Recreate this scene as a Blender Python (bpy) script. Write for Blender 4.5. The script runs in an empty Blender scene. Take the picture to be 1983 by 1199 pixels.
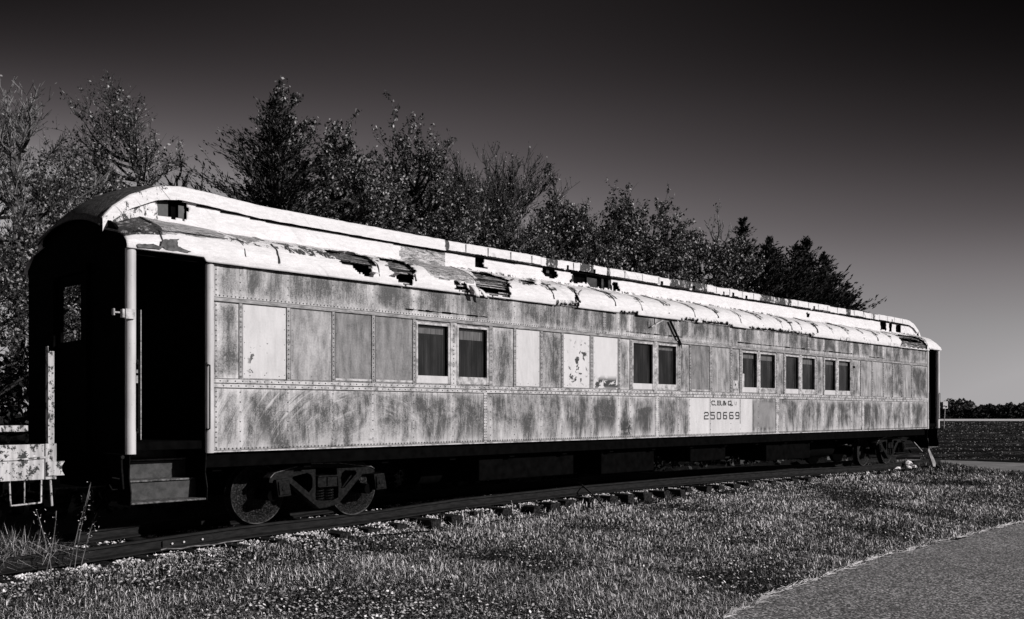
import bpy, math, random
import numpy as np
from mathutils import Vector, noise as mnoise

sc = bpy.context.scene
COL = sc.collection
R = math.radians

# ------------------------------------------------------------------ camera
HEAD = math.atan2(1768, 1837.0)            # heading measured from the track's across axis
cam_d = bpy.data.cameras.new('camera')
cam = bpy.data.objects.new('camera', cam_d)
COL.objects.link(cam)
CAM = Vector((-4.811, -12.435, 1.553))
cam.location = CAM
cam.rotation_euler = (R(90), 0, -HEAD + 0.0)
# view direction (cos, sin) of the heading in the track's frame
VX, VY = math.cos(HEAD), math.sin(HEAD)
cam.rotation_euler = (R(90), 0, math.atan2(VY, VX) - R(90))
cam_d.sensor_width = 36
cam_d.lens = 36 * 1837.0 / 1983.0
cam_d.shift_y = 198.5 / 1983.0
cam_d.clip_start = 0.1
cam_d.clip_end = 6000
sc.camera = cam
LX, LY = VY, -VX                            # the camera's right hand on the ground

# ------------------------------------------------------------------ light
SUN_AZ, SUN_EL = 20.0, 21.5                 # azimuth from the track's normal towards +X
sd = Vector((math.sin(R(SUN_AZ)) * math.cos(R(SUN_EL)), -math.cos(R(SUN_AZ)) * math.cos(R(SUN_EL)), math.sin(R(SUN_EL))))
sun_d = bpy.data.lights.new('sun', 'SUN')
sun_d.energy = 5.0
sun_d.angle = R(0.5)
sun_d.color = (1.0, 0.985, 0.975)
sun = bpy.data.objects.new('sun', sun_d)
COL.objects.link(sun)
sun.rotation_euler = sd.to_track_quat('Z', 'Y').to_euler()
sun.location = (10, -20, 20)

sc.view_settings.view_transform = 'Standard'
sc.view_settings.look = 'None'
sc.view_settings.exposure = 0.0
sc.view_settings.gamma = 1.0


class NT:
    """small helper that writes node graphs as expressions"""
    def __init__(s, tree):
        s.t = tree; s.n = tree.nodes; s.l = tree.links

    def node(s, kind, **kw):
        n = s.n.new(kind)
        for k, v in kw.items():
            setattr(n, k, v)
        return n

    def put(s, sock, v):
        if isinstance(v, bpy.types.NodeSocket):
            s.l.new(v, sock)
        elif v is not None:
            sock.default_value = v

    def math(s, op, a, b=None, c=None, clamp=False):
        n = s.node('ShaderNodeMath', operation=op, use_clamp=clamp)
        s.put(n.inputs[0], a); s.put(n.inputs[1], b)
        if c is not None: s.put(n.inputs[2], c)
        return n.outputs[0]

    def add(s, a, b): return s.math('ADD', a, b)
    def sub(s, a, b): return s.math('SUBTRACT', a, b)
    def mul(s, a, b): return s.math('MULTIPLY', a, b)

    def rng(s, v, a, b, c=0.0, d=1.0, smooth=False):
        n = s.node('ShaderNodeMapRange', clamp=True)
        if smooth: n.interpolation_type = 'SMOOTHSTEP'
        s.put(n.inputs[0], v)
        for i, x in enumerate((a, b, c, d)): s.put(n.inputs[i + 1], x)
        return n.outputs[0]

    def coords(s):
        return s.node('ShaderNodeTexCoord').outputs['Object']

    def xyz(s, v):
        n = s.node('ShaderNodeSeparateXYZ'); s.put(n.inputs[0], v)
        return n.outputs

    def scale(s, v, sx, sy, sz, off=(0, 0, 0)):
        n = s.node('ShaderNodeMapping'); s.put(n.inputs[0], v)
        n.inputs['Scale'].default_value = (sx, sy, sz)
        n.inputs['Location'].default_value = off
        return n.outputs[0]

    def noise(s, v, sc_, det=4, rough=0.55, dist=0.0):
        n = s.node('ShaderNodeTexNoise'); s.put(n.inputs['Vector'], v)
        n.inputs['Scale'].default_value = sc_; n.inputs['Detail'].default_value = det
        n.inputs['Roughness'].default_value = rough; n.inputs['Distortion'].default_value = dist
        return n.outputs[0]

    def voro(s, v, sc_, feat='F1', out=0):
        n = s.node('ShaderNodeTexVoronoi', feature=feat); s.put(n.inputs['Vector'], v)
        n.inputs['Scale'].default_value = sc_
        return n.outputs[out]

    def mixf(s, f, a, b):
        n = s.node('ShaderNodeMix', data_type='FLOAT'); s.put(n.inputs[0], f)
        s.put(n.inputs[2], a); s.put(n.inputs[3], b)
        return n.outputs[0]

    def box(s, x, z, x0, x1, z0, z1, soft=0.02):
        a = s.rng(x, x0 - soft, x0 + soft); b = s.rng(x, x1 - soft, x1 + soft, 1, 0)
        c = s.rng(z, z0 - soft, z0 + soft); d = s.rng(z, z1 - soft, z1 + soft, 1, 0)
        return s.mul(s.mul(a, b), s.mul(c, d))

    def grey(s, v):
        """grey with the photograph's slight warm cast"""
        n = s.node('ShaderNodeCombineColor')
        s.put(n.inputs[0], v); s.put(n.inputs[1], s.mul(v, 0.965)); s.put(n.inputs[2], s.mul(v, 0.98))
        return n.outputs[0]

    def attr(s, name):
        return s.node('ShaderNodeAttribute', attribute_name=name).outputs['Fac']


def material(name, fn, rough=0.7, spec=0.3, metal=0.0):
    m = bpy.data.materials.new(name); m.use_nodes = True
    t = NT(m.node_tree)
    b = m.node_tree.nodes['Principled BSDF']
    b.inputs['Roughness'].default_value = rough
    b.inputs['Specular IOR Level'].default_value = spec
    b.inputs['Metallic'].default_value = metal
    r = fn(t)
    if isinstance(r, dict):
        t.put(b.inputs['Base Color'], t.grey(r['v']))
        if 'rough' in r: t.put(b.inputs['Roughness'], r['rough'])
        if 'bump' in r:
            bn = t.node('ShaderNodeBump'); bn.inputs['Strength'].default_value = r.get('bs', 0.4)
            bn.inputs['Distance'].default_value = r.get('bd', 0.01)
            t.put(bn.inputs['Height'], r['bump']); t.l.new(bn.outputs[0], b.inputs['Normal'])
        if 'alpha' in r: t.put(b.inputs['Alpha'], r['alpha'])
    else:
        t.put(b.inputs['Base Color'], t.grey(r))
    return m


# ------------------------------------------------------------------ sky
w = bpy.data.worlds.new('World'); sc.world = w; w.use_nodes = True
t = NT(w.node_tree)
bg = w.node_tree.nodes['Background']
skyn = t.node('ShaderNodeTexSky', sky_type='NISHITA')
skyn.sun_disc = False
skyn.sun_elevation = R(SUN_EL)
skyn.sun_rotation = math.atan2(sd.x, sd.y)
skyn.altitude = 300; skyn.dust_density = 0.4
sep = t.node('ShaderNodeSeparateColor'); t.l.new(skyn.outputs[0], sep.inputs[0])
red = sep.outputs[0]                       # a red filter in front of black and white film
g = t.node('ShaderNodeTexCoord').outputs['Generated']
o = t.xyz(g)
hl = t.math('SQRT', t.add(t.mul(o[0], o[0]), t.mul(o[1], o[1])))
te = t.math('DIVIDE', t.math('MAXIMUM', o[2], 0.0), t.math('MAXIMUM', hl, 0.02))
ramp = t.node('ShaderNodeFloatCurve')
cv = ramp.mapping.curves[0]
pts = [(0.0, 0.713), (0.05, 0.72), (0.1, 0.684), (0.2, 0.49), (0.3, 0.303), (0.4, 0.186), (0.5, 0.146), (0.7, 0.108), (1.0, 0.09)]
cv.points[0].location = pts[0]; cv.points[1].location = pts[-1]
for p in pts[1:-1]: cv.points.new(*p)
ramp.mapping.update()
t.put(ramp.inputs['Value'], t.math('MINIMUM', te, 1.0))
srgb = ramp.outputs[0]
base = t.math('POWER', srgb, 2.3)
side = t.math('DIVIDE', t.add(t.mul(o[0], LX), t.mul(o[1], LY)), t.math('MAXIMUM', hl, 0.02))
side = t.math('MAXIMUM', t.math('MINIMUM', side, 0.6), -0.5)
tc = t.math('MINIMUM', te, 0.45)
ex = t.add(t.mul(side, t.add(t.mul(tc, 3.59), -2.734)), t.mul(t.mul(side, side), t.add(t.mul(tc, -29.4), 5.48)))
az = t.math('EXPONENT', ex)
v = t.math('MINIMUM', t.mul(t.mul(base, az), t.rng(red, 0.0, 3.0, 0.94, 1.08)), 0.40)
cmb = t.node('ShaderNodeCombineColor')
t.put(cmb.inputs[0], v); t.put(cmb.inputs[1], t.mul(v, t.rng(v, 0.02, 0.3, 0.86, 0.965))); t.put(cmb.inputs[2], t.mul(v, t.rng(v, 0.02, 0.3, 0.905, 0.98)))
t.l.new(cmb.outputs[0], bg.inputs['Color'])
bg.inputs['Strength'].default_value = 1.0


# ------------------------------------------------------------------ mesh helpers
def tag(o, label=None, cat=None, group=None, kind=None):
    if label: o['label'] = label
    if cat: o['category'] = cat
    if group: o['group'] = group
    if kind: o['kind'] = kind
    return o


def empty(name, label, cat, loc=(0, 0, 0), group=None):
    e = bpy.data.objects.new(name, None); COL.objects.link(e)
    e.location = loc; e.empty_display_size = 0.3
    return tag(e, label, cat, group)


def link(name, me, mat, parent=None):
    ob = bpy.data.objects.new(name, me); COL.objects.link(ob)
    if mat:
        for m in (mat if isinstance(mat, (list, tuple)) else [mat]): me.materials.append(m)
    if parent is not None:
        ob.parent = parent
        root = parent
        off = Vector((0, 0, 0))
        while root is not None:
            off += root.location; root = root.parent
        ob.location = -off
    return ob


class MB:
    def __init__(s): s.v = []; s.f = []

    def addm(s, vs, fs):
        k = len(s.v); s.v += [tuple(p) for p in vs]; s.f += [tuple(i + k for i in f) for f in fs]

    def box(s, x0, x1, y0, y1, z0, z1):
        s.addm([(x0, y0, z0), (x1, y0, z0), (x1, y1, z0), (x0, y1, z0), (x0, y0, z1), (x1, y0, z1), (x1, y1, z1), (x0, y1, z1)],
               [(0, 3, 2, 1), (4, 5, 6, 7), (0, 1, 5, 4), (1, 2, 6, 5), (2, 3, 7, 6), (3, 0, 4, 7)])
        return s

    def cyl(s, p0, p1, r0, r1=None, n=12, caps=True):
        r1 = r0 if r1 is None else r1
        p0, p1 = Vector(p0), Vector(p1); d = (p1 - p0).normalized()
        a = d.orthogonal().normalized(); b = d.cross(a)
        vs = []
        for p, r in ((p0, r0), (p1, r1)):
            for i in range(n):
                an = 2 * math.pi * i / n
                vs.append(p + a * math.cos(an) * r + b * math.sin(an) * r)
        fs = [(i, (i + 1) % n, n + (i + 1) % n, n + i) for i in range(n)]
        if caps: fs += [tuple(range(n - 1, -1, -1)), tuple(range(n, 2 * n))]
        s.addm(vs, fs); return s

    def tube(s, pts, r, n=8):
        pts = [Vector(p) for p in pts]
        for a, b in zip(pts, pts[1:]): s.cyl(a, b, r, r, n)
        return s

    def prism(s, poly, y0, y1):
        """polygon given in X and Z, extruded along Y"""
        n = len(poly)
        vs = [(x, y0, z) for x, z in poly] + [(x, y1, z) for x, z in poly]
        s.addm(vs, [tuple(range(n)), tuple(range(2 * n - 1, n - 1, -1))] + [(i, i + n, (i + 1) % n + n, (i + 1) % n) for i in range(n)])
        return s

    def prismx(s, poly, x0, x1):
        n = len(poly)
        vs = [(x0, y, z) for y, z in poly] + [(x1, y, z) for y, z in poly]
        s.addm(vs, [tuple(range(n)), tuple(range(2 * n - 1, n - 1, -1))] + [(i, i + n, (i + 1) % n + n, (i + 1) % n) for i in range(n)])
        return s

    def lathe(s, c, axis_y, prof, n=32, caps=True):
        """rings (radius, y) about an axis along Y through c=(x,z)"""
        vs = []
        for r, y in prof:
            for i in range(n):
                a = 2 * math.pi * i / n
                vs.append((c[0] + r * math.cos(a), axis_y + y, c[1] + r * math.sin(a)))
        fs = []
        for k in range(len(prof) - 1):
            for i in range(n):
                fs.append((k * n + i, k * n + (i + 1) % n, (k + 1) * n + (i + 1) % n, (k + 1) * n + i))
        if caps: fs.append(tuple(range(n))); fs.append(tuple(range(len(prof) * n - 1, (len(prof) - 1) * n - 1, -1)))
        s.addm(vs, fs); return s

    def rivet(s, x, y, z, r=0.012, h=0.009, n=6):
        """dome head pointing to -Y"""
        vs = [(x + r * math.cos(2 * math.pi * i / n), y, z + r * math.sin(2 * math.pi * i / n)) for i in range(n)]
        vs += [(x + .7 * r * math.cos(2 * math.pi * i / n), y - h * .75, z + .7 * r * math.sin(2 * math.pi * i / n)) for i in range(n)]
        vs.append((x, y - h, z))
        fs = [(i, n + i, n + (i + 1) % n, (i + 1) % n) for i in range(n)] + [(n + i, 2 * n, n + (i + 1) % n) for i in range(n)]
        s.addm(vs, fs)

    def build(s, name, mat, parent=None, smooth=False, bevel=0.0):
        me = bpy.data.meshes.new(name)
        me.from_pydata(s.v, [], s.f)
        me.update()
        import bmesh
        bm = bmesh.new(); bm.from_mesh(me); bmesh.ops.recalc_face_normals(bm, faces=bm.faces); bm.to_mesh(me); bm.free()
        ob = link(name, me, mat, parent)
        if smooth:
            me.polygons.foreach_set('use_smooth', [True] * len(me.polygons))
            md = ob.modifiers.new('edge_split', 'EDGE_SPLIT'); md.split_angle = R(40)
        if bevel:
            md = ob.modifiers.new('bevel', 'BEVEL'); md.width = bevel; md.segments = 2; md.limit_method = 'ANGLE'
        return ob


def np_mesh(name, verts, faces, mat, parent=None, attrs=None, smooth=False):
    """verts (N,3); faces (M,k) all with k corners"""
    me = bpy.data.meshes.new(name)
    verts = np.asarray(verts, dtype=np.float32); faces = np.asarray(faces, dtype=np.int32)
    M, k = faces.shape
    me.vertices.add(len(verts)); me.vertices.foreach_set('co', verts.ravel())
    me.loops.add(M * k); me.loops.foreach_set('vertex_index', faces.ravel())
    me.polygons.add(M); me.polygons.foreach_set('loop_start', np.arange(0, M * k, k, dtype=np.int32))
    me.update(calc_edges=True)
    for an, av in (attrs or {}).items():
        a = me.attributes.new(an, 'FLOAT', 'POINT'); a.data.foreach_set('value', np.asarray(av, dtype=np.float32))
    me.polygons.foreach_set('use_smooth', [smooth] * M)
    me.validate()
    return link(name, me, mat, parent)


def interp(x, tab):
    return float(np.interp(x, [a for a, b in tab], [b for a, b in tab]))


def inside(px, pz, poly):
    c = False; n = len(poly); j = n - 1
    for i in range(n):
        xi, zi = poly[i]; xj, zj = poly[j]
        if (zi > pz) != (zj > pz) and px < (xj - xi) * (pz - zi) / (zj - zi) + xi: c = not c
        j = i
    return c


def nz(x, y, z=0.0, s=1.0):
    return mnoise.noise(Vector((x * s, y * s, z * s)))


# ------------------------------------------------------------------ materials
def m_wall(t):
    c = t.coords(); x, y, z = t.xyz(c)
    edge = t.attr('edge')                      # 1 at rivet lines and rails, 0 mid-panel
    streak = t.noise(t.scale(c, 3.0, 1, 0.55), 1.7, 8, 0.64, 0.4)
    fine = t.noise(t.scale(c, 18, 1, 3.0), 1.5, 7, 0.72)
    cloud = t.noise(t.scale(c, 1, 1, 0.8), 1.9, 7, 0.66, 0.9)
    grit = t.noise(c, 60, 4, 0.75)
    v = t.add(t.mul(streak, 0.42), t.mul(cloud, 0.62))
    v = t.add(v, t.mul(t.sub(fine, 0.5), 0.44))
    v = t.add(v, t.mul(t.sub(grit, 0.5), 0.46))
    bayn = t.noise(t.scale(c, 1, 1, 1, (9, 0, 2)), 0.45, 3, 0.6)
    v = t.add(v, t.mul(t.sub(edge, 0.42), t.rng(bayn, 0.35, 0.62, 0.08, 0.34)))
    v = t.add(v, t.mul(t.sub(t.noise(t.scale(c, 1, 1, .9, (1, 0, 6)), 5.5, 9, 0.78, 0.3), 0.5), 0.34))
    v = t.rng(v, 0.40, 0.74, 0.035, 0.49)
    # rain-washed paler band along the sill
    v = t.mixf(t.mul(t.rng(z, 1.08, 1.42, 0.8, 0), t.rng(streak, 0.42, 0.6)), v, 0.44)
    # dark runs from the belt rail, the header and the eaves
    run = t.noise(t.scale(c, 9, 1, 0.25), 2.2, 5, 0.7)
    rm = t.math('MAXIMUM', t.mul(t.rng(z, 1.855, 1.60, 1, 0), t.rng(z, 1.86, 1.87, 1, 0)), t.math('MAXIMUM', t.rng(z, 3.38, 3.05, 1, 0.25), 0.0))
    rm = t.mul(rm, t.rng(z, 2.94, 2.95, t.rng(z, 1.86, 1.87, 1, 0), 1))
    v = t.mixf(t.mul(rm, t.rng(run, 0.50, 0.68, 0, 0.75)), v, 0.05)
    # scoured arcs on the lower left panels
    dx = t.sub(x, 3.5); dz = t.sub(z, 0.25)
    rr = t.math('SQRT', t.add(t.mul(dx, dx), t.mul(dz, dz)))
    cmb = t.node('ShaderNodeCombineXYZ'); t.put(cmb.inputs[0], t.mul(rr, 12.0)); t.put(cmb.inputs[1], t.mul(t.math('ARCTAN2', dz, dx), 1.6))
    arc = t.noise(cmb.outputs[0], 1.6, 6, 0.66)
    am = t.mul(t.rng(x, 1.2, 6.2, 1, 0, True), t.mul(t.rng(z, 1.84, 1.85, 1, 0), t.rng(cloud, 0.38, 0.52)))
    v = t.mixf(t.mul(am, t.rng(arc, 0.54, 0.64, 0, 0.8)), v, 0.46)
    v = t.mixf(t.mul(am, t.rng(arc, 0.42, 0.34, 0, 0.9)), v, 0.03)
    # worm-like swirls in the film of dirt
    w1 = t.noise(t.scale(c, 1, 1, 0.6), 7.0, 2, 0.5, 3.2)
    ln = t.math('ABSOLUTE', t.sub(w1, 0.5))
    v = t.mixf(t.mul(t.rng(ln, 0.0, 0.012, 0.55, 0), t.rng(cloud, 0.5, 0.38)), v, 0.42)
    # repainted pale field behind the lettering and the scraped patch beside it
    pale = t.box(x, z, 11.74, 14.25, 1.04, 1.85, 0.012)
    v = t.mixf(pale, v, t.add(0.30, t.mul(t.add(streak, t.sub(grit, 0.5)), 0.34)))
    patch = t.box(x, z, 14.3, 15.30, 1.2, 1.78, 0.03)
    v = t.mixf(patch, v, t.rng(t.add(cloud, t.mul(grit, 0.3)), 0.4, 0.9, 0.10, 0.30))
    # paint scab down to rust
    scab = t.mul(t.box(x, z, 9.40, 9.76, 1.10, 1.42, 0.05), t.rng(t.noise(c, 14, 5, 0.7), 0.42, 0.5))
    v = t.mixf(scab, v, 0.02)
    drips = t.mul(t.mul(t.rng(z, 1.12, 1.22, 1, 0), t.rng(x, 18, 20)), t.rng(t.noise(t.scale(c, 1, 1, 0.15), 5.0, 3), 0.60, 0.66))
    v = t.mixf(drips, v, 0.03)
    flaw = t.rng(t.noise(t.scale(c, 1, 1, 0.7), 13, 7, 0.8), 0.66, 0.69)
    v = t.mixf(t.mul(flaw, t.rng(edge, 0.2, 0.8, 0.5, 0.9)), v, 0.03)
    return dict(v=v, bump=t.add(t.mul(cloud, 1.0), t.mul(fine, 0.3)), bs=0.4, bd=0.03)


M_WALL = material('weathered_steel_wall', m_wall, 0.55, 0.35)


def m_panel(lo, hi, seed, peel=None):
    def f(t):
        c = t.scale(t.coords(), 1, 1, 1, (seed * 7.3, 0, seed * 3.1)); x, y, z = t.xyz(t.coords())
        st = t.noise(t.scale(c, 4.0, 1, 0.8), 2.0, 8, 0.65, 0.5)
        gr = t.noise(c, 40, 4, 0.7)
        v = t.rng(t.add(t.add(t.mul(st, 0.6), t.mul(t.noise(c, 2.6, 6, 0.65, 0.7), 0.3)), t.mul(gr, 0.24)), 0.43, 0.72, lo, hi)
        if peel:
            x0, x1, z0, z1, th = peel
            n = t.noise(c, 7, 7, 0.62, 0.4)
            m_ = t.mul(t.box(x, z, x0, x1, z0, z1, 0.05), t.rng(n, th, th + 0.015))
            v = t.mixf(m_, v, 0.03)
        spots = t.rng(t.noise(c, 19, 4, 0.6), 0.73, 0.745)
        v = t.mixf(spots, v, 0.08)
        return dict(v=v, bump=st, bs=0.25, bd=0.02)
    return f


M_WHITE_PANEL = material('pale_painted_panel', m_panel(0.40, 0.54, 1, (1.6, 2.0, 2.0, 2.55, 0.60)), 0.55)
M_WHITE_PEEL = material('peeling_pale_panel', m_panel(0.46, 0.56, 2, (7.7, 9.4, 1.98, 2.18, 0.47)), 0.55)
M_WHITE_PEEL2 = material('blistered_pale_panel', m_panel(0.46, 0.56, 5, (7.9, 8.45, 2.05, 2.8, 0.57)), 0.55)
M_DARK_PANEL = material('dark_scraped_panel', m_panel(0.045, 0.26, 3), 0.6)
M_MID_PANEL = material('streaked_grey_panel', m_panel(0.07, 0.42, 4), 0.6)
M_TRIM = material('grey_trim', lambda t: dict(v=t.rng(t.noise(t.scale(t.coords(), 1, 1, 4), 6, 6, 0.7), 0.32, 0.68, 0.07, 0.36)), 0.5)
M_PALE_TRIM = material('pale_trim', lambda t: dict(v=t.rng(t.noise(t.coords(), 9, 6, 0.7), 0.36, 0.56, 0.14, 0.46)), 0.5)
M_RIVET = material('rivet_steel', lambda t: dict(v=t.rng(t.noise(t.coords(), 30, 2), 0.3, 0.7, 0.02, 0.11)), 0.45)
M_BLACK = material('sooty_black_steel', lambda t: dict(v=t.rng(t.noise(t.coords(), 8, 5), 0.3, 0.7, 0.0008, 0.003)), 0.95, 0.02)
M_TRUCK = material('rusty_cast_steel', lambda t: dict(v=t.rng(t.noise(t.coords(), 22, 6, 0.75), 0.44, 0.74, 0.001, 0.016), bump=t.noise(t.coords(), 30, 4), bs=0.5), 0.6, 0.08)
M_WHEEL = material('rough_wheel_steel', lambda t: dict(v=t.rng(t.noise(t.coords(), 45, 5, 0.7), 0.50, 0.70, 0.001, 0.06), bump=t.noise(t.coords(), 50, 4), bs=0.8), 0.6, 0.1)
M_STEP = material('worn_step_steel', lambda t: dict(v=t.rng(t.noise(t.coords(), 9, 6, 0.7), 0.38, 0.65, 0.004, 0.038)), 0.5)
M_RIM = material('rusty_wheel_rim', lambda t: dict(v=t.rng(t.noise(t.coords(), 9, 5), 0.4, 0.65, 0.004, 0.06)), 0.6, 0.1)
M_TREAD = material('worn_tread_edge', lambda t: dict(v=t.rng(t.noise(t.coords(), 14, 6, 0.7), 0.4, 0.65, 0.01, 0.16)), 0.5)
M_LETTER = material('black_lettering_paint', lambda t: dict(v=t.rng(t.noise(t.coords(), 14, 5), 0.3, 0.75, 0.004, 0.06)), 0.6)
M_RAIL = material('rusty_rail_steel', lambda t: dict(v=t.rng(t.noise(t.scale(t.coords(), .6, 3, 3), 10, 6, 0.7), 0.35, 0.7, 0.003, 0.018)), 0.7, 0.1)
M_TIE = material('creosoted_wood', lambda t: dict(v=t.rng(t.noise(t.scale(t.coords(), 9, 1, 9), 3, 6, 0.7), 0.42, 0.75, 0.002, 0.05), bump=t.noise(t.scale(t.coords(), 9, 1, 9), 4, 4), bs=0.6), 0.9, 0.1)


def m_roof(t):
    c = t.coords(); x, y, z = t.xyz(c)
    tone = t.attr('tone')
    fib = t.noise(t.scale(c, 1.0, 4, 4), 7, 8, 0.75, 0.8)
    grain = t.noise(c, 60, 3, 0.7)
    pit = t.noise(t.scale(c, 1.3, 1, 0.7), 8.5, 8, 0.76, 0.5)
    white = t.rng(t.add(t.mul(fib, 0.7), t.mul(grain, 0.3)), 0.25, 0.6, 0.40, 0.68)
    grey_ = t.rng(t.add(t.mul(fib, 0.7), t.mul(grain, 0.3)), 0.42, 0.60, 0.03, 0.52)
    v = t.mixf(t.rng(tone, 0.4, 0.6), grey_, white)
    peel = t.attr('peel')
    th = t.sub(0.80, t.mul(peel, 0.38))
    pm = t.rng(t.sub(pit, th), 0.0, 0.02)
    v = t.mixf(pm, v, t.rng(grain, 0.4, 0.6, 0.01, 0.06))
    # hairline cracks
    vo = t.voro(t.scale(t.add(c, 0), 1.2, 1, 1), 3.3, 'DISTANCE_TO_EDGE')
    cr = t.mul(t.rng(vo, 0.0, 0.016, 1, 0), t.rng(t.noise(c, 1.3, 2), 0.52, 0.57))
    v = t.mixf(t.mul(cr, t.rng(peel, 0.1, 0.5, 0.15, 0.9)), v, 0.05)
    return dict(v=v, bump=fib, bs=0.2, bd=0.01)


M_ROOF = material('flaking_white_roof_sheet', m_roof, 0.6, 0.25)


def m_plank(t):
    c = t.coords()
    tone = t.attr('tone')
    gr = t.noise(t.scale(c, 0.6, 9, 9), 8, 8, 0.8, 0.5)
    v = t.mul(t.rng(gr, 0.44, 0.64, 0.006, 0.75), t.rng(tone, 0, 1, 0.25, 1.0))
    return dict(v=v, bump=gr, bs=0.8, bd=0.02)


M_PLANK = material('rotten_roof_planks', m_plank, 0.85, 0.1)
M_SEAM_SHADE = material('roof_tar_and_rail_shade', lambda t: dict(v=t.rng(t.noise(t.coords(), 25, 5, 0.7), 0.4, 0.7, 0.004, 0.10)), 0.9, 0.1)
M_DOME = material('bare_dark_roof_iron', lambda t: dict(v=t.rng(t.noise(t.scale(t.coords(), 3, 14, 8), 3, 8, 0.8, 1.0), 0.42, 0.66, 0.008, 0.16), bump=t.noise(t.scale(t.coords(), 3, 14, 8), 3, 6), bs=1.0, bd=0.03), 0.7, 0.3)


def m_pane(t):
    c = t.coords()
    st = t.noise(t.scale(c, 18, 1, 0.35), 2.0, 5, 0.6)
    st2 = t.noise(t.scale(c, 2.5, 1, 0.8), 2.0, 3)
    return dict(v=t.mul(t.rng(st, 0.38, 0.8, 0.001, t.rng(t.xyz(c)[0], 10, 14, 0.05, 0.07)), t.rng(st2, 0.4, 0.65, 0.15, 1.0)), rough=0.25)  # pale vertical streaks, slightly stronger in the panes further right


M_PANE = material('streaked_window_glass', m_pane, 0.25, 0.5)
M_SHADE = material('faded_window_blind', lambda t: dict(v=t.rng(t.noise(t.scale(t.coords(), 20, 1, 1), 3, 4), 0.3, 0.7, 0.03, 0.14)), 0.9)


def m_ground(t):
    c = t.coords(); x, y, z = t.xyz(c)
    big = t.noise(c, 0.7, 4)
    fine = t.noise(c, 38, 5, 0.7)
    mid = t.noise(t.scale(c, 1, 1, 1), 9, 6, 0.75)
    v = t.rng(t.add(t.mul(fine, 0.6), t.mul(mid, 0.4)), 0.5, 0.72, 0.002, 0.12)
    # the mown field beyond the lane: rows of pale stubble
    dp = t.add(t.mul(x, VX), t.mul(y, VY)); lt = t.add(t.mul(x, LX), t.mul(y, LY))
    lg = t.math('LOGARITHM', t.math('MAXIMUM', dp, 5.0), 2.718)
    cm = t.node('ShaderNodeCombineXYZ'); t.put(cm.inputs[0], t.mul(lt, 0.03)); t.put(cm.inputs[1], t.mul(dp, 0.11))
    rowc = t.noise(cm.outputs[0], 3.0, 6, 0.8)
    cm2 = t.node('ShaderNodeCombineXYZ'); t.put(cm2.inputs[0], t.mul(lt, 0.5)); t.put(cm2.inputs[1], t.mul(dp, 0.35))
    spk = t.noise(cm2.outputs[0], 3.0, 5, 0.8)
    far = t.rng(t.add(t.mul(rowc, 0.6), t.mul(spk, 0.45)), 0.54, 0.76, 0.001, 0.22)
    v = t.mixf(t.rng(x, 37.5, 38.5), v, far)
    return dict(v=v)


M_GROUND = material('dark_turf_soil', m_ground, 0.95, 0.05)


def m_asphalt(t):
    c = t.coords()
    a = t.noise(c, 42, 3, 0.8)
    b = t.voro(c, 70)
    l = t.noise(c, 1.1, 4)
    cell = t.voro(t.scale(c, 1, 1, 0), 52, 'F1', 1)
    cell2 = t.voro(t.scale(c, 1, 1, 0, (3, 7, 0)), 110, 'F1', 1)
    k = t.node('ShaderNodeSeparateColor'); t.put(k.inputs[0], cell); k2 = t.node('ShaderNodeSeparateColor'); t.put(k2.inputs[0], cell2)
    v = t.add(t.mul(t.math('POWER', k.outputs[0], 4.0), 0.70), t.mul(t.math('POWER', k2.outputs[0], 2.0), 0.18))
    v = t.add(v, 0.01)
    v = t.mul(v, t.rng(l, 0.3, 0.7, 0.78, 1.12))
    return dict(v=v, bump=a, bs=0.5, bd=0.006)


M_ASPHALT = material('worn_asphalt', m_asphalt, 0.85, 0.2)
M_PATH = material('packed_gravel_lane', lambda t: dict(v=t.rng(t.noise(t.scale(t.coords(), 1, .4, 1), 3, 7, 0.75), 0.35, 0.65, 0.10, 0.30)), 0.9)
M_FARROAD = material('pale_far_road', lambda t: dict(v=t.rng(t.noise(t.coords(), .2, 4), 0.35, 0.65, 0.45, 0.75)), 0.9)


def m_attr(lo, hi, p=1.0):
    return lambda t: dict(v=t.rng(t.math('POWER', t.attr('tone'), p), 0, 1, lo, hi))


M_BLADE = material('sun_bleached_grass', m_attr(0.003, 0.88, 1.7), 0.7, 0.2)
M_STONE = material('pale_ballast_stone', m_attr(0.08, 0.85), 0.8, 0.2)
M_LEAF = material('autumn_leaf', m_attr(0.002, 0.42, 3.2), 0.6, 0.3)
M_NEEDLE = material('dark_conifer_needle', m_attr(0.001, 0.05, 2.5), 0.8, 0.1)
M_BARK = material('dark_bark', lambda t: dict(v=t.rng(t.noise(t.coords(), 12, 4), 0.35, 0.7, 0.01, 0.08)), 0.9, 0.1)
M_TWIG = material('pale_twig_bark', lambda t: dict(v=t.rng(t.noise(t.coords(), 6, 4), 0.35, 0.65, 0.02, 0.22)), 0.8, 0.1)
M_RUSTYWHITE = material('chipped_white_paint', lambda t: dict(
    v=t.mixf(t.rng(t.noise(t.scale(t.coords(), 1, 1, .8), 16, 6, 0.72), 0.53, 0.56), t.rng(t.noise(t.scale(t.coords(), 5, 1, .6), 4, 5), 0.3, 0.7, 0.22, 0.52), 0.015)), 0.6)

# ------------------------------------------------------------------ the lie of the land
RZ = [(-30, -.25), (-3, -.2), (-1, -.12), (0, -.09), (1, -.045), (2.2, 0), (3.8, .015), (6, .10), (9, .135), (12, .135), (15, .115), (18.5, .075), (20.5, .03), (22, .01), (26, .01), (40, 0)]


def rz(x): return interp(x, RZ)


EDGE = [(-60, -12.0), (-2, -9.2), (2.0, -7.9), (3.6, -7.30), (5, -7.02), (8.9, -6.72), (15.1, -6.9), (24, -7.4), (30, -8.6), (34, -10.5), (200, -40)]


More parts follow.
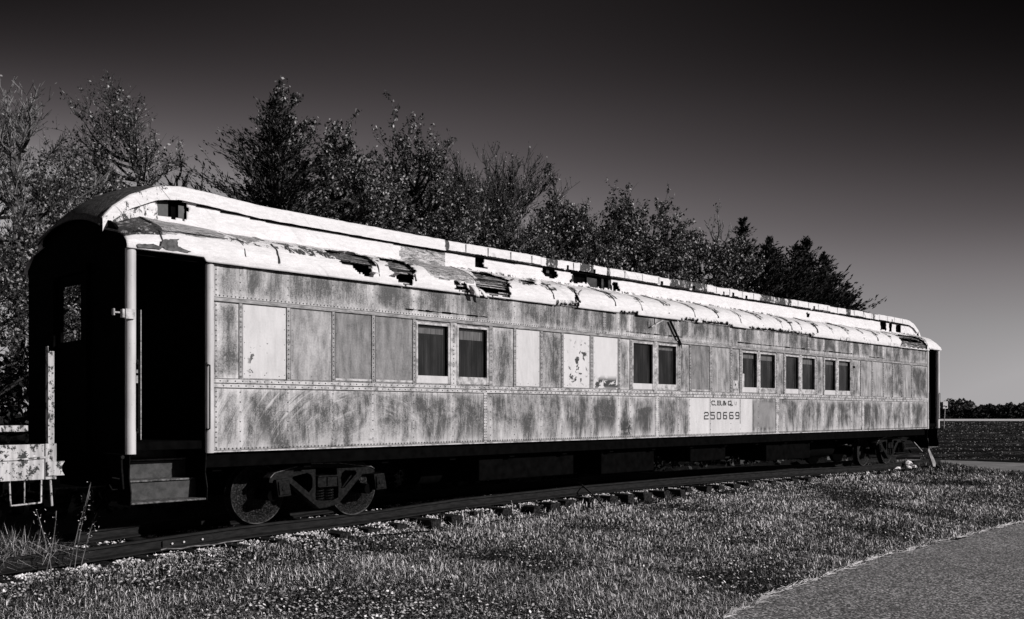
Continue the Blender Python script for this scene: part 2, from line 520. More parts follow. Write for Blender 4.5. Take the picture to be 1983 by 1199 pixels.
def edge_y(x): return interp(x, EDGE) + 0.05 * nz(x, 0, 3.3, 1.7) + 0.02 * nz(x, 5, 1, 9)


def gh(x, y):
    """height of the ground"""
    base = -0.56
    tr = rz(x) - 0.19
    if x > 28: tr += (base - tr) * min(1, (x - 28) / 3.0)
    if y < -2.6:
        k = max(0.0, min(1.0, (y + 6.9) / 4.3)); k = k * k * (3 - 2 * k)
        h = base + (tr - 0.21 - base) * k
    elif y < -1.32:
        bury = interp(x, [(1.5, .15), (3.5, .12), (5.5, 0.0), (12, 0.0), (15, .10)])
        k = (y + 2.6) / 1.28
        h = (tr - 0.21) + (0.02 + bury) * k
    elif y < -1.0:
        bury = interp(x, [(1.5, .15), (3.5, .12), (5.5, 0.0), (12, 0.0), (15, .10)])
        h0 = tr - 0.19 + bury
        h = h0 + (tr - 0.03 - h0) * (y + 1.32) / .32
    elif y < 1.6:
        h = tr - 0.03
    else:
        k = min(1.0, (y - 1.6) / 5.0)
        h = tr - 0.02 + (base - tr) * k
    if x < 60 and y > edge_y(x): h += 0.03 * nz(x, y, 0, 0.9)
    return h


def build_ground():
    xs = np.concatenate([[-2500, -800, -200, -60, -30], np.arange(-16, 44, 0.4), [48, 60, 90, 150, 300, 700, 2500]])
    ys = np.concatenate([[-2500, -600, -100, -40, -24], np.arange(-16, 16, 0.4), [20, 30, 50, 100, 300, 800, 2500]])
    v = []; 
    for y in ys:
        for x in xs:
            v.append((x, y, gh(x, y)))
    nx = len(xs); f = []
    for j in range(len(ys) - 1):
        for i in range(nx - 1):
            a = j * nx + i; f.append((a, a + 1, a + 1 + nx, a + nx))
    o = np_mesh('ground', v, f, M_GROUND, smooth=True)
    tag(o, kind='structure')
    # asphalt lot, its near edge follows edge_y
    xs = np.concatenate([[-60, -30], np.arange(-10, 40, 0.15), [60, 100, 200]])
    v = []; f = []
    for x in xs:
        e = edge_y(x)
        v += [(x, e, -0.552), (x, e - 4, -0.55), (x, -60 + e, -0.55)]
    for i in range(len(xs) - 1):
        a = 3 * i; f += [(a, a + 1, a + 4, a + 3), (a + 1, a + 2, a + 5, a + 4)]
    tag(np_mesh('asphalt_road', v, f, M_ASPHALT), kind='structure')
    # lane that crosses beyond the end of the track
    v = []; f = []
    ys = np.arange(-30, 4.1, 0.5)
    for y in ys:
        q = 0.25 * nz(y, 0, 8, .6)
        x0 = 29.6 + 0.55 * min(0, y + 1) + q; x1 = 37.6 + q
        if y < -6: x0 = max(x0, 26.8)
        v += [(x0, y, max(gh(x0, y), -.56) + 0.02), (x1, y, -0.53)]
    for i in range(len(ys) - 1):
        a = 2 * i; f.append((a, a + 1, a + 3, a + 2))
    tag(np_mesh('gravel_lane', v, f, M_PATH), kind='structure')
    # pale road on the horizon
    c = CAM + Vector((VX, VY, 0)) * 222; c2 = CAM + Vector((VX, VY, 0)) * 285
    L = Vector((LX, LY, 0))
    v = [c + L * 60, c + L * 260, c2 + L * 330, c2 + L * 60]
    tag(np_mesh('far_road', [(p.x, p.y, -0.53) for p in v], [(0, 1, 2, 3)], M_FARROAD), kind='structure')


build_ground()

# ------------------------------------------------------------------ track
def build_rail(y, label, joint):
    prof = [(-.035, 0), (.035, 0), (.036, -.03), (.009, -.045), (.009, -.13), (.066, -.152), (.066, -.168), (-.066, -.168), (-.066, -.152), (-.009, -.13), (-.009, -.045), (-.036, -.03)]
    xs = np.concatenate([np.arange(-14, 28.0, 0.5), [28.0]])
    n = len(prof); v = []; f = []
    for x in xs:
        for a, b in prof: v.append((x, y + a, rz(x) + b))
    for i in range(len(xs) - 1):
        for k in range(n): f.append((i * n + k, i * n + (k + 1) % n, (i + 1) * n + (k + 1) % n, (i + 1) * n + k))
    o = np_mesh('rail', v, f, M_RAIL)
    tag(o, label, 'rail', 'rails of the siding')
    if joint:
        mb = MB()
        za, zb = rz(.84), rz(1.54)
        mb.prism([(.84, za - .14), (1.54, zb - .14), (1.54, zb - .05), (.84, za - .05)], y - .035, y - .009)
        j = mb.build('joint_bar', M_RAIL, o, bevel=.004)
        for bx in (.96, 1.12, 1.38):
            b = MB(); b.cyl((bx, y - .036, rz(bx) - .095), (bx, y - .062, rz(bx) - .095), .014, n=6)
            b.build('bolt', M_STONE_PLAIN, j)
    return o


M_STONE_PLAIN = material('bright_worn_bolt', lambda t: dict(v=0.5), 0.4, 0.5)
build_rail(-.75, 'near rusty rail under the side of the coach facing the grass', True)
build_rail(.75, 'far rusty rail in the shade on the other side of the coach', False)

rt = random.Random(5)
TIES = []
tie_me = None
xt = -10.0
while xt < 27.5:
    y0 = -1.30 - rt.uniform(-.12, .13); h = rt.uniform(.18, .21); wd = rt.uniform(.2, .24)
    mb = MB(); zt = rz(xt) - .172
    mb.box(xt - wd / 2, xt + wd / 2, y0, 1.32 + rt.uniform(-.04, .1), zt - h, zt)
    for k in range(len(mb.v)):
        a, b, c = mb.v[k]; mb.v[k] = (a + rt.uniform(-.03, .03), b + rt.uniform(-.03, .03), c + rt.uniform(-.02, .0))
    o = mb.build('railroad_tie', M_TIE, None, bevel=.012)
    tag(o, 'dark creosoted wooden tie lying across under the two rusty rails', 'railroad tie', 'wooden ties under the rails')
    TIES.append(xt)
    xt += rt.uniform(.5, .6)

# ballast stones
rng = np.random.default_rng(3)
OCT = np.array([[1, 0, 0], [-1, 0, 0], [0, 1, 0], [0, -1, 0], [0, 0, 1], [0, 0, -1]], dtype=np.float32)
OF = np.array([[0, 2, 4], [2, 1, 4], [1, 3, 4], [3, 0, 4], [2, 0, 5], [1, 2, 5], [3, 1, 5], [0, 3, 5]])


def stones(n, xfun, yfun, size, name, label):
    P = []; S = []
    for i in range(n):
        x = xfun(); y = yfun(x)
        if y is None: continue
        s = size * rng.uniform(.5, 1.4)
        P.append((x, y, gh(x, y) + .3 * s + rng.uniform(0, .02))); S.append(s)
    P = np.array(P); S = np.array(S); N = len(P)
    V = OCT[None] * S[:, None, None] * rng.uniform(.5, 1.1, (N, 6, 1)) + rng.uniform(-.25, .25, (N, 6, 3)) * S[:, None, None]
    a = rng.uniform(0, 6.28, N); ca, sa = np.cos(a)[:, None], np.sin(a)[:, None]
    X = V[..., 0] * ca - V[..., 1] * sa; Y = V[..., 0] * sa + V[..., 1] * ca
    V = np.stack([X, Y, V[..., 2] * .75], -1) + P[:, None]
    F = (OF[None] + 6 * np.arange(N)[:, None, None]).reshape(-1, 3)
    tone = np.repeat(rng.uniform(0, 1, N) ** .7, 6)
    o = np_mesh(name, V.reshape(-1, 3), F, M_STONE, attrs=dict(tone=tone))
    tag(o, label, 'gravel', kind='stuff')


def yb(x):
    m = rng.uniform()
    if m < .36: return rng.uniform(-1.34, -.80)
    if m < .82: return rng.uniform(-.66, 1.7)
    return rng.uniform(-1.9, -1.1) if nz(x, 0, 0, .8) > -.1 else None


def xb(): return float(rng.uniform(0, 1) ** 1.4 * 28 - 2.5)


stones(24000, xb, yb, .022, 'ballast', 'pale crushed stone ballast between and beside the rusty rails')


# ------------------------------------------------------------------ grass
def blades(name, label, N, pos, size, tonef, lean=.5, wide=1.0, mat=None):
    """pos(n)->x,y arrays; blades as bent two-segment strips (5 verts as 2 faces: quad + tri kept as 2 quads)"""
    x, y = pos(N)
    n = len(x)
    z = np.array([gh(a, b) for a, b in zip(x, y)]) - .01
    dist = np.hypot(x - CAM.x, y - CAM.y)
    L = size(x, y) * rng.uniform(.5, 1.5, n)
    wdt = wide * np.maximum(.003, dist * .00031) * rng.uniform(.7, 1.5, n)
    az = rng.uniform(0, 2 * np.pi, n)
    # blades face roughly every way; width axis perpendicular to the lean
    wx, wy = -np.sin(az), np.cos(az)
    ln = lean * rng.uniform(.15, 1.3, n)
    mx, my = x + np.cos(az) * L * ln * .35, y + np.sin(az) * L * ln * .35
    mz = z + L * .6
    ex, ey = x + np.cos(az) * L * ln, y + np.sin(az) * L * ln
    ez = z + L * np.clip(1.05 - ln * .45, .25, 1.1)
    V = np.zeros((n, 6, 3))
    V[:, 0] = np.stack([x - wx * wdt, y - wy * wdt, z], 1); V[:, 1] = np.stack([x + wx * wdt, y + wy * wdt, z], 1)
    V[:, 2] = np.stack([mx - wx * wdt * .9, my - wy * wdt * .9, mz], 1); V[:, 3] = np.stack([mx + wx * wdt * .9, my + wy * wdt * .9, mz], 1)
    V[:, 4] = np.stack([ex - wx * wdt * .15, ey - wy * wdt * .15, ez], 1); V[:, 5] = np.stack([ex + wx * wdt * .15, ey + wy * wdt * .15, ez], 1)
    F = np.array([[0, 1, 3, 2], [2, 3, 5, 4]])
    F = (F[None] + 6 * np.arange(n)[:, None, None]).reshape(-1, 4)
    tone = np.repeat(tonef(x, y), 6)
    o = np_mesh(name, V.reshape(-1, 3), F, mat or M_BLADE, attrs=dict(tone=tone))
    tag(o, label, 'grass', kind='stuff')
    return o


def patch(x, y, s=.45, sd=0.0):
    return np.array([nz(a, b, sd, s) + .5 * nz(a, b, sd + 5, s * 2.7) for a, b in zip(x, y)])


def pos_main(N):
    # sample in view: distance and bearing, so density falls with distance
    k = N * 3
    d = 8.6 + (34 - 8.6) * rng.uniform(0, 1, k) ** 1.55
    u = rng.uniform(-.62, .60, k)
    x = CAM.x + d * VX + d * u * LX; y = CAM.y + d * VY + d * u * LY
    ed = np.array([edge_y(a) for a in x])
    keep = (y > ed - .03) & (y < -1.05 - .35 * np.array([abs(nz(a, 0, 0, 1.3)) for a in x])) & (x < 29.3 + .5 * (y + 1)) & (x > -9)
    # sparse over ballast shoulder
    p = np.where(y > -1.9, .55, 1.0)
    keep &= rng.uniform(0, 1, k) < p
    x, y = x[keep][:N], y[keep][:N]
    return x, y


def tone_main(x, y):
    p = patch(x, y)
    b = rng.uniform(0, 1, len(x)) ** 2.6
    return np.clip(b * (1.15 + 1.6 * np.clip(p, -.45, .6)) * np.interp(x, [-2, 4, 8, 16], [.8, 1.0, 1.35, 1.15]), 0, 1)


blades('grass', 'short sun bleached grass between the siding and the asphalt', 340000, pos_main,
       lambda x, y: .055 + .085 * np.clip(patch(x, y, .45) + .25, 0, 1), tone_main, 1.0)


# broad clover-like leaves lying among the grass
def leaves_flat(N):
    k = N * 3
    d = 8.6 + (24 - 8.6) * rng.uniform(0, 1, k) ** 1.8
    u = rng.uniform(-.62, .5, k)
    x = CAM.x + d * VX + d * u * LX; y = CAM.y + d * VY + d * u * LY
    ed = np.array([edge_y(a) for a in x])
    keep = (y > ed) & (y < -1.3) & (x > -9)
    x, y = x[keep], y[keep]
    p = patch(x, y)
    keep = rng.uniform(0, 1, len(x)) < np.clip(.5 - 1.2 * p, .08, 1) * np.where(x < 3, 1.0, .45)
    x, y = x[keep][:N], y[keep][:N]
    n = len(x)
    z = np.array([gh(a, b) for a, b in zip(x, y)]) + rng.uniform(.02, .07, n)
    s = rng.uniform(.006, .024, n)
    nrm = rng.normal(0, .55, (n, 3)); nrm[:, 2] = 1; nrm /= np.linalg.norm(nrm, axis=1)[:, None]
    a = np.cross(nrm, rng.normal(0, 1, (n, 3))); a /= np.linalg.norm(a, axis=1)[:, None]
    b = np.cross(nrm, a)
    c = np.stack([x, y, z], 1)
    V = np.stack([c + a * s[:, None], c + b * s[:, None] * .7, c - a * s[:, None], c - b * s[:, None] * .7], 1)
    F = np.arange(4 * n).reshape(n, 4)
    tone = np.repeat(rng.uniform(0, 1, n) ** 1.2, 4)
    o = np_mesh('clover', V.reshape(-1, 3), F, M_BLADE, attrs=dict(tone=tone))
    tag(o, 'small broad clover leaves spread through the grass in front of the siding', 'clover', kind='stuff')


leaves_flat(46000)


# straw trodden along the asphalt's edge
def straw():
    n = 1300
    x = rng.uniform(0, 1, n) ** 1.3 * 26 + 1.0
    y = np.array([edge_y(a) for a in x]) + rng.normal(-.01, .02, n)
    L = rng.uniform(.06, .22, n); a = rng.normal(.0, .35, n)
    wd = np.maximum(.002, np.hypot(x - CAM.x, y - CAM.y) * .0002)
    dx, dy = np.cos(a) * L, np.sin(a) * L
    z = -.545 + rng.uniform(.005, .03, n)
    z2 = z + rng.uniform(-.005, .02, n)
    V = np.stack([np.stack([x, y, z], 1), np.stack([x + dx, y + dy, z2], 1), np.stack([x + dx, y + dy + wd * 2, z2 + wd], 1), np.stack([x, y + wd * 2, z + wd], 1)], 1)
    o = np_mesh('straw', V.reshape(-1, 3), np.arange(4 * n).reshape(n, 4), M_BLADE, attrs=dict(tone=np.repeat(rng.uniform(.5, 1, n), 4)))
    tag(o, 'pale dry straw strewn along the edge of the asphalt', 'straw', kind='stuff')


straw()


# long rank grass at the left end beyond the rails
def pos_rank(N):
    x = rng.uniform(-3.4, .15, N); y = rng.uniform(-.66, .9, N)
    keep = rng.uniform(0, 1, N) < np.clip(1 - (x + .5) / .7, .1, 1)
    return x[keep], y[keep]


blades('rank_grass', 'tall tangled dry grass under the end of the flat car', 14000, pos_rank,
       lambda x, y: .40 * np.interp(x, [-.6, .1], [1, .35]), lambda x, y: rng.uniform(0, 1, len(x)) ** 1.8 * .9, 1.2, .8)


# ragged stubble of the field past the lane
def pos_field(N):
    k = N * 2
    d = 42 * np.exp(rng.uniform(0, 1, k) * math.log(220 / 42.))
    u = rng.uniform(.43, .62, k)
    row = np.round(np.log(d) * 9 + rng.normal(0, .16, k)) / 9
    d = np.where(rng.uniform(0, 1, k) < .85, np.exp(row + rng.normal(0, .012, k)), d)
    x = CAM.x + d * VX + d * u * LX; y = CAM.y + d * VY + d * u * LY
    keep = (x > 38.2) & (d < 216)
    return x[keep][:N], y[keep][:N]


blades('field_stubble', 'rows of cut stubble in the dark field beyond the lane', 14000, pos_field,
       lambda x, y: .03 + .0004 * np.hypot(x - CAM.x, y - CAM.y), lambda x, y: rng.uniform(0, 1, len(x)) ** 2.2 * .6, 1.3, 1.6)


def pos_lane(N):
    x = rng.uniform(24, 30, N); y = rng.uniform(-8, 2, N)
    keep = x < 29.4 + .55 * np.minimum(0, y + 1) + .3
    return x[keep], y[keep]


blades('verge_grass', 'rough grass on the bank where the track ends before the lane', 9000, pos_lane,
       lambda x, y: .14 + 0 * x, lambda x, y: rng.uniform(0, 1, len(x)) ** 1.8 * .6, .8, 1.0)

# ================================================================== the coach
coach = empty('passenger_coach', 'long derelict riveted steel railway coach with flaking white roof lettered C.B.&Q. 250669', 'railway coach', (12.8, 0, 0))
XL, XR = 1.033, 24.65                       # side wall ends
YS = -1.57                                  # near side wall plane
WZ0, WZ1 = 1.985, 2.905                     # window band
# windows: (x0, x1)
WIN = [(4.405, 5.085), (5.235, 5.925), (9.765, 10.465), (10.58, 11.272), (13.775, 14.475), (14.555, 15.30), (15.745, 16.45), (16.56, 17.29), (17.765, 18.435), (18.545, 19.30)]
BAT = [(1.468, 1.512), (2.166, 2.221), (2.89, 2.933), (3.575, 3.631), (4.339, 4.39), (5.092, 5.222), (5.934, 6.016), (6.506, 6.56), (7.159, 7.224), (7.708, 7.763), (8.499, 8.592), (9.325, 9.388), (9.692, 9.751), (10.469, 10.573), (11.278, 11.389), (11.707, 11.763), (12.466, 12.566), (13.29, 13.375), (13.688, 13.764), (14.478, 14.55), (15.305, 15.361), (15.675, 15.731), (16.455, 16.552), (17.294, 17.363), (17.70, 17.755), (18.440, 18.538), (19.305, 19.393), (19.869, 19.901), (20.60, 20.657), (21.345, 21.394), (21.98, 22.016), (22.61, 22.679), (23.355, 23.424)]


def side_skin():
    cuts = sorted(set([XL + .09, XR] + [q for ab in WIN for q in ab]))
    xs = []
    for a, b in zip(cuts, cuts[1:]):
        n = max(1, int(round((b - a) / .05))); xs += [a + (b - a) * i / n for i in range(n)]
    xs.append(XR)
    zs = []
    for a, b in ((1.053, 1.86), (1.86, WZ0), (WZ0, WZ1), (WZ1, 3.40)):
        n = max(1, int(round((b - a) / .05))); zs += [a + (b - a) * i / n for i in range(n)]
    zs.append(3.40)
    lines = [(a + b) / 2 for a, b in BAT] + [1.155, 24.61]
    V = []; E_ = []; F = []
    for x in xs:
        dv = min(abs(x - q) for q in lines)
        for z in zs:
            dh = min(abs(z - q) for q in (1.07, 1.86, 1.97, 2.94, 3.01))
            d = min(dv, dh * 1.3, .4)
            E_.append(math.exp(-d / .10))
            amp = min(1, d / .12)
            on_edge = any(abs(x - q) < .06 for ab in WIN for q in ab) and WZ0 - .06 < z < WZ1 + .06
            V.append((x, YS + (0 if on_edge else amp * (.0035 * nz(x, z, 0, 2.2) + .0016 * nz(x, z, 4, 6))), z))
    n = len(zs)
    for i in range(len(xs) - 1):
        xm = (xs[i] + xs[i + 1]) / 2
        for k in range(n - 1):
            zm = (zs[k] + zs[k + 1]) / 2
            if WZ0 < zm < WZ1 and any(a < xm < b for a, b in WIN): continue
            a = i * n + k; F.append((a, a + n, a + n + 1, a + 1))
    o = np_mesh('side_wall', V, F, M_WALL, coach, attrs=dict(edge=E_), smooth=True)
    md = o.modifiers.new('thick', 'SOLIDIFY'); md.thickness = .05; md.offset = -1


side_skin()
# far side, kept simple: solid wall with the same outline
fw = MB(); fw.box(XL + .09, XR, 1.52, 1.57, 1.053, 3.40)
fw.build('side_wall', M_WALL, coach)
# inner linings, dark
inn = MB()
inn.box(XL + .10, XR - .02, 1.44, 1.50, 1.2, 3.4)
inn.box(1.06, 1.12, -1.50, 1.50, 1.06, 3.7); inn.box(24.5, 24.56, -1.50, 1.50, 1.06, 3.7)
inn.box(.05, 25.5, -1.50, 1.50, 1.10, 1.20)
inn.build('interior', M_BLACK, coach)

rv = MB()
for i, (a, b) in enumerate(BAT):
    mb = MB(); mb.box(a, b, YS - .016, YS - .001, 1.972, 2.935)
    mb.build('pillar_strip', M_PALE_TRIM if i in (5, 13, 19, 22, 25) else M_TRIM, coach, bevel=.003)
    c = (a + b) / 2
    for k in range(15): rv.rivet(c, YS - .016, 2.0 + k * .0635, .0105)
    for k in range(6): rv.rivet(c, YS, 1.18 + k * .125, .0105)
    for k in range(3): rv.rivet(c, YS, 3.1 + k * .1, .009)
# rails along the side
mb = MB(); mb.box(1.05, XR + .02, YS - .020, YS - .001, 1.918, 1.968); mb.build('belt_rail', M_PALE_TRIM, coach, bevel=.003)
mb = MB(); mb.box(1.05, XR + .02, YS - .014, YS - .001, 1.860, 1.908); mb.build('belt_rail', M_PALE_TRIM, coach, bevel=.003)
mb = MB(); mb.box(1.06, XR + .01, YS - .022, YS - .001, 2.938, 2.985); mb.build('window_header', M_TRIM, coach, bevel=.004)
mb = MB(); mb.box(1.12, XR, YS - .008, YS - .001, 1.050, 1.068); mb.build('sill_strip', M_PALE_TRIM, coach)
for a, b in ((5.818, 5.888), (10.513, 10.634), (15.30, 15.45), (19.97, 20.12)):
    mb = MB(); mb.box(a, b, YS - .010, YS - .001, 1.07, 1.858); mb.build('splice_plate', M_PALE_TRIM, coach, bevel=.002)
    for k in range(17):
        rv.rivet(a + .018, YS - .010, 1.1 + k * .045, .010); rv.rivet(b - .018, YS - .010, 1.1 + k * .045, .010)
for a, b in ((8.877, 8.968), (16.88, 16.97)):
    mb = MB(); mb.box(a, b, YS - .008, YS - .001, 2.99, 3.375); mb.build('splice_plate', M_TRIM, coach)
    for k in range(8):
        rv.rivet(a + .02, YS - .008, 3.02 + k * .045, .010); rv.rivet(b - .02, YS - .008, 3.02 + k * .045, .010)
x = 1.16
while x < 24.6:
    rv.rivet(x, YS, 1.092, .0135, .010); x += .056
x = 1.2
while x < 24.6:
    rv.rivet(x, YS, 3.012, .0115); x += .056
x = 1.2
while x < 24.6:
    rv.rivet(x, YS - .020, 1.943, .011); rv.rivet(x + .05, YS - .014, 1.884, .011); x += .105
for k in range(36): rv.rivet(1.155, YS, 1.11 + k * .0635, .0115)
for k in range(36): rv.rivet(24.61, YS, 1.11 + k * .0635, .0115)
rv.build('rivets', M_RIVET, coach, smooth=True)
for z0_, z1_, yo_ in ((1.9085, 1.9165, .012), (1.850, 1.8585, .006), (1.9695, 1.976, .012), (2.927, 2.936, .010), (2.9865, 2.992, .010), (1.0695, 1.0735, .004)):  # dark strips added as painted shade lines along the rails
    mb = MB(); mb.box(1.06, XR, YS - yo_, YS - .0005, z0_, z1_); mb.build('rail_shade_line', M_SEAM_SHADE, coach)
# cracked sheet lip slots above the windows
rs = random.Random(9)
for a, b, z in ((4.205, 5.911, 3.081), (9.579, 11.463, 3.075), (13.612, 19.519, 3.085), (20.457, 21.481, 3.052)):
    up_, dn_ = [], []; x = a
    while x < b:
        h = rs.choice((.002, .008, .012, .014, .004)); l = rs.uniform(.04, .22)
        up_ += [(x, z + h * rs.uniform(.2, 1)), (min(b, x + l) - .004, z + h * rs.uniform(.2, 1))]; dn_ += [(x, z - h), (min(b, x + l) - .004, z - h)]
        x += l
    mb = MB(); mb.prism(up_ + dn_[::-1], YS - .010, YS - .001); mb.build('rain_strip', M_BLACK, coach)
mb = MB(); mb.box(19.34, 19.55, YS - .010, YS - .001, 2.715, 2.765); mb.build('vent_slot', M_BLACK, coach)
# plated-over windows
PAN = [(1.525, 2.155, M_WHITE_PANEL), (2.945, 3.565, M_DARK_PANEL), (3.645, 4.33, M_DARK_PANEL), (6.572, 7.148, M_WHITE_PANEL), (7.775, 8.488, M_WHITE_PEEL2), (8.602, 9.315, M_WHITE_PEEL), (11.775, 12.456, M_DARK_PANEL), (12.576, 13.28, M_MID_PANEL), (19.91, 20.59, M_MID_PANEL), (20.665, 21.335, M_MID_PANEL), (22.69, 23.345, M_MID_PANEL), (2.235, 2.88, M_MID_PANEL)]
for i, (a, b, m) in enumerate(PAN):
    mb = MB(); mb.box(a, b, YS - .007, YS - .001, 1.985, 2.925)
    o = mb.build('blanked_window', m, coach, bevel=.002)
    if m in (M_WHITE_PANEL, M_WHITE_PEEL, M_WHITE_PEEL2): o['label'] = 'pale painted plate over a window'
    if m is M_DARK_PANEL:
        q = MB(); q.box(a, b, YS - .014, YS - .0075, 1.99, 2.02); q.build('sill', M_PALE_TRIM, o)
    q = MB()
    for k in range(5):
        zz = 2.04 + k * .2
        q.rivet(a + .02, YS - .007, zz, .007, .004); q.rivet(b - .02, YS - .007, zz, .007, .004)
    for k in range(3): q.rivet(a + .1 + k * (b - a - .2) / 2, YS - .007, 2.02 + .01 * (k % 2), .008, .005)
    q.build('screws', M_RIVET, o)
# windows
for i, (a, b) in enumerate(WIN):
    f = MB()
    zt, zb = 2.905, 1.985; e = .035
    f.box(a, a + e, YS - .012, YS + .02, zb, zt); f.box(b - e, b, YS - .012, YS + .02, zb, zt)
    f.box(a + e, b - e, YS - .010, YS + .02, zt - e, zt)
    o = f.build('window', M_PALE_TRIM, coach, bevel=.003)
    q = MB(); q.box(a + e, b - e, YS - .004, YS + .035, zb + .004, zb + .118)
    for k in (.14, .3, .7, .86): q.rivet(a + (b - a) * k, YS - .004, zb + .065, .008, .004)
    q.build('sash_rail', M_WHITE_PANEL if i % 2 == 0 else M_PALE_TRIM, o, bevel=.003)
    q = MB(); q.box(a + e, b - e, YS + .052, YS + .058, zb + .118, zt - e)
    q.build('pane', M_PANE, o)
    if i in (0, 1, 3, 4, 5, 7, 8, 9):
        q = MB(); hh = (.08, .13, 0, .04, .07, .09, 0, .10, .07, .06)[i]
        q.box(a + e + .02, b - e - .06, YS + .046, YS + .050, zt - e - .05 - hh, zt - e - .045)
        q.build('blind', M_SHADE, o)
    if i == 4:
        q = MB(); q.box(a + .05, a + .2, YS + .044, YS + .049, zb + .12, zb + .42); q.build('paper', M_PALE_TRIM, o)


# corner and vestibule posts, both ends
M_POST = material('white_post_paint', lambda t: dict(v=t.mixf(t.rng(t.noise(t.coords(), 26, 5, 0.7), 0.66, 0.69), t.rng(t.noise(t.scale(t.coords(), 1, 1, .4), 6, 4), 0.3, 0.7, 0.36, 0.50), 0.03)), 0.5)


def post(x0, x1, z0, z1):
    mb = MB(); c = (x0 + x1) / 2; r = (x1 - x0) / 2
    mb.cyl((c, YS + r * .3, z0), (c, YS + r * .3, z1), r, n=20)
    return mb.build('corner_post', M_POST, coach, smooth=True)


post(.018, .138, 1.06, 3.46); post(1.022, 1.13, 1.045, 3.39); post(25.462, 25.582, 1.06, 3.46); post(24.60, 24.70, 1.045, 3.39)
# grab irons
for xh in (.142, 1.038, 24.66, 25.5):
    mb = MB(); r = .009
    mb.tube([(xh, YS - .005, 2.14), (xh, YS - .06, 2.13), (xh, YS - .06, 1.35), (xh, YS - .005, 1.33)], r, 8)
    mb.cyl((xh, YS - .002, 2.14), (xh, YS - .014, 2.14), .028, n=12); mb.cyl((xh, YS - .002, 1.33), (xh, YS - .014, 1.33), .028, n=12)
    mb.build('grab_iron', M_TRUCK, coach, smooth=True)
# marker lamp bracket
mb = MB()
mb.box(-.02, .09, YS - .075, YS - .03, 2.63, 2.75); mb.box(-.06, -.03, YS - .08, YS - .02, 2.64, 2.74)
mb.box(-.16, -.14, YS - .07, YS - .02, 2.66, 2.74); mb.box(-.14, -.06, YS - .04, YS - .03, 2.69, 2.71)
mb.build('lamp_bracket', M_PALE_TRIM, coach, bevel=.006)
# folded platform door edge
mb = MB(); mb.box(.27, .31, -1.32, -1.28, 1.22, 2.78); mb.box(.2, .27, -1.30, -1.29, 1.22, 2.72)
o = mb.build('platform_gate', M_BLACK, coach)
mb = MB(); mb.box(.302, .314, -1.325, -1.318, 1.22, 2.78); mb.box(.2, .27, -1.325, -1.305, 2.02, 2.06); mb.box(.2, .27, -1.325, -1.305, 1.9, 1.99)
mb.build('gate_edge', M_TRIM, o)


# end bulkheads with a door light
def end_wall(x0, x1):
    mb = MB()
    mb.box(x0, x1, -1.50, -.24, 1.06, 3.45); mb.box(x0, x1, .41, 1.55, 1.06, 3.45)
    mb.box(x0, x1, -.24, .41, 1.06, 2.46); mb.box(x0, x1, -.24, .41, 3.18, 3.45)
    mb.prismx([(-1.58, 3.452), (-1.57, 3.52), (-1.18, 3.80), (-.87, 3.93), (-.5, 4.0), (0, 4.02), (.5, 4.0), (.87, 3.93), (1.18, 3.80), (1.57, 3.52), (1.58, 3.452)], x0, x1)
    o = mb.build('end_wall', M_BLACK, coach)


end_wall(.03, .07); end_wall(25.53, 25.57)
# diaphragm plate frame round the end door
for x0, x1 in ((-.03, .029), (25.571, 25.63)):
    mb = MB()
    mb.box(x0, x1, -.55, -.47, .95, 3.3); mb.box(x0, x1, .50, .58, .95, 3.3); mb.box(x0, x1, -.55, .58, 3.3, 3.4)
    mb.build('diaphragm', M_BLACK, coach, bevel=.01)

# steps in all four corners
def steps(x0, x1, sy, lit):
    mb = MB()
    yo, d = sy * 1.56, -sy
    def yy(k): return yo + d * k
    prof = [(yy(0), 1.05), (yy(.02), .80), (yy(-.03), .62), (yy(-.02), .46), (yy(.30), .46), (yy(.80), 1.05)]
    mb.prismx(prof, x0, x0 + .015)
    well = mb.build('step_well', M_BLACK, coach)
    mb = MB(); mb.prismx(prof, x1 - .015, x1); mb.build('stringer', M_BLACK, well)
    mb = MB(); mb.tube([(x1 - .004, y_ + sy * .004, z_) for y_, z_ in prof[:4]], .005, 5); mb.tube([(x0 + .004, y_ + sy * .004, z_) for y_, z_ in prof[:4]], .005, 5); mb.build('stringer_edge', M_TRUCK, well)
    for k, (a, z) in enumerate(((-.02, .47), (.25, .71), (.5, .95))):
        q = MB(); ya, yb_ = sorted((yy(a), yy(a + .27)))
        q.box(x0 + .016, x1 - .016, ya, yb_, z, z + .022); q.build('tread', M_TREAD, well, bevel=.004)
        q = MB(); ya, yb_ = sorted((yy(a + .262), yy(a + .274)))
        q.box(x0 + .016, x1 - .016, ya, yb_, z + .024, z + .23); q.build('riser', M_STEP, well)


steps(.06, 1.03, -1, True); steps(24.66, 25.5, -1, True); steps(.06, 1.03, 1, False); steps(24.66, 25.5, 1, False)

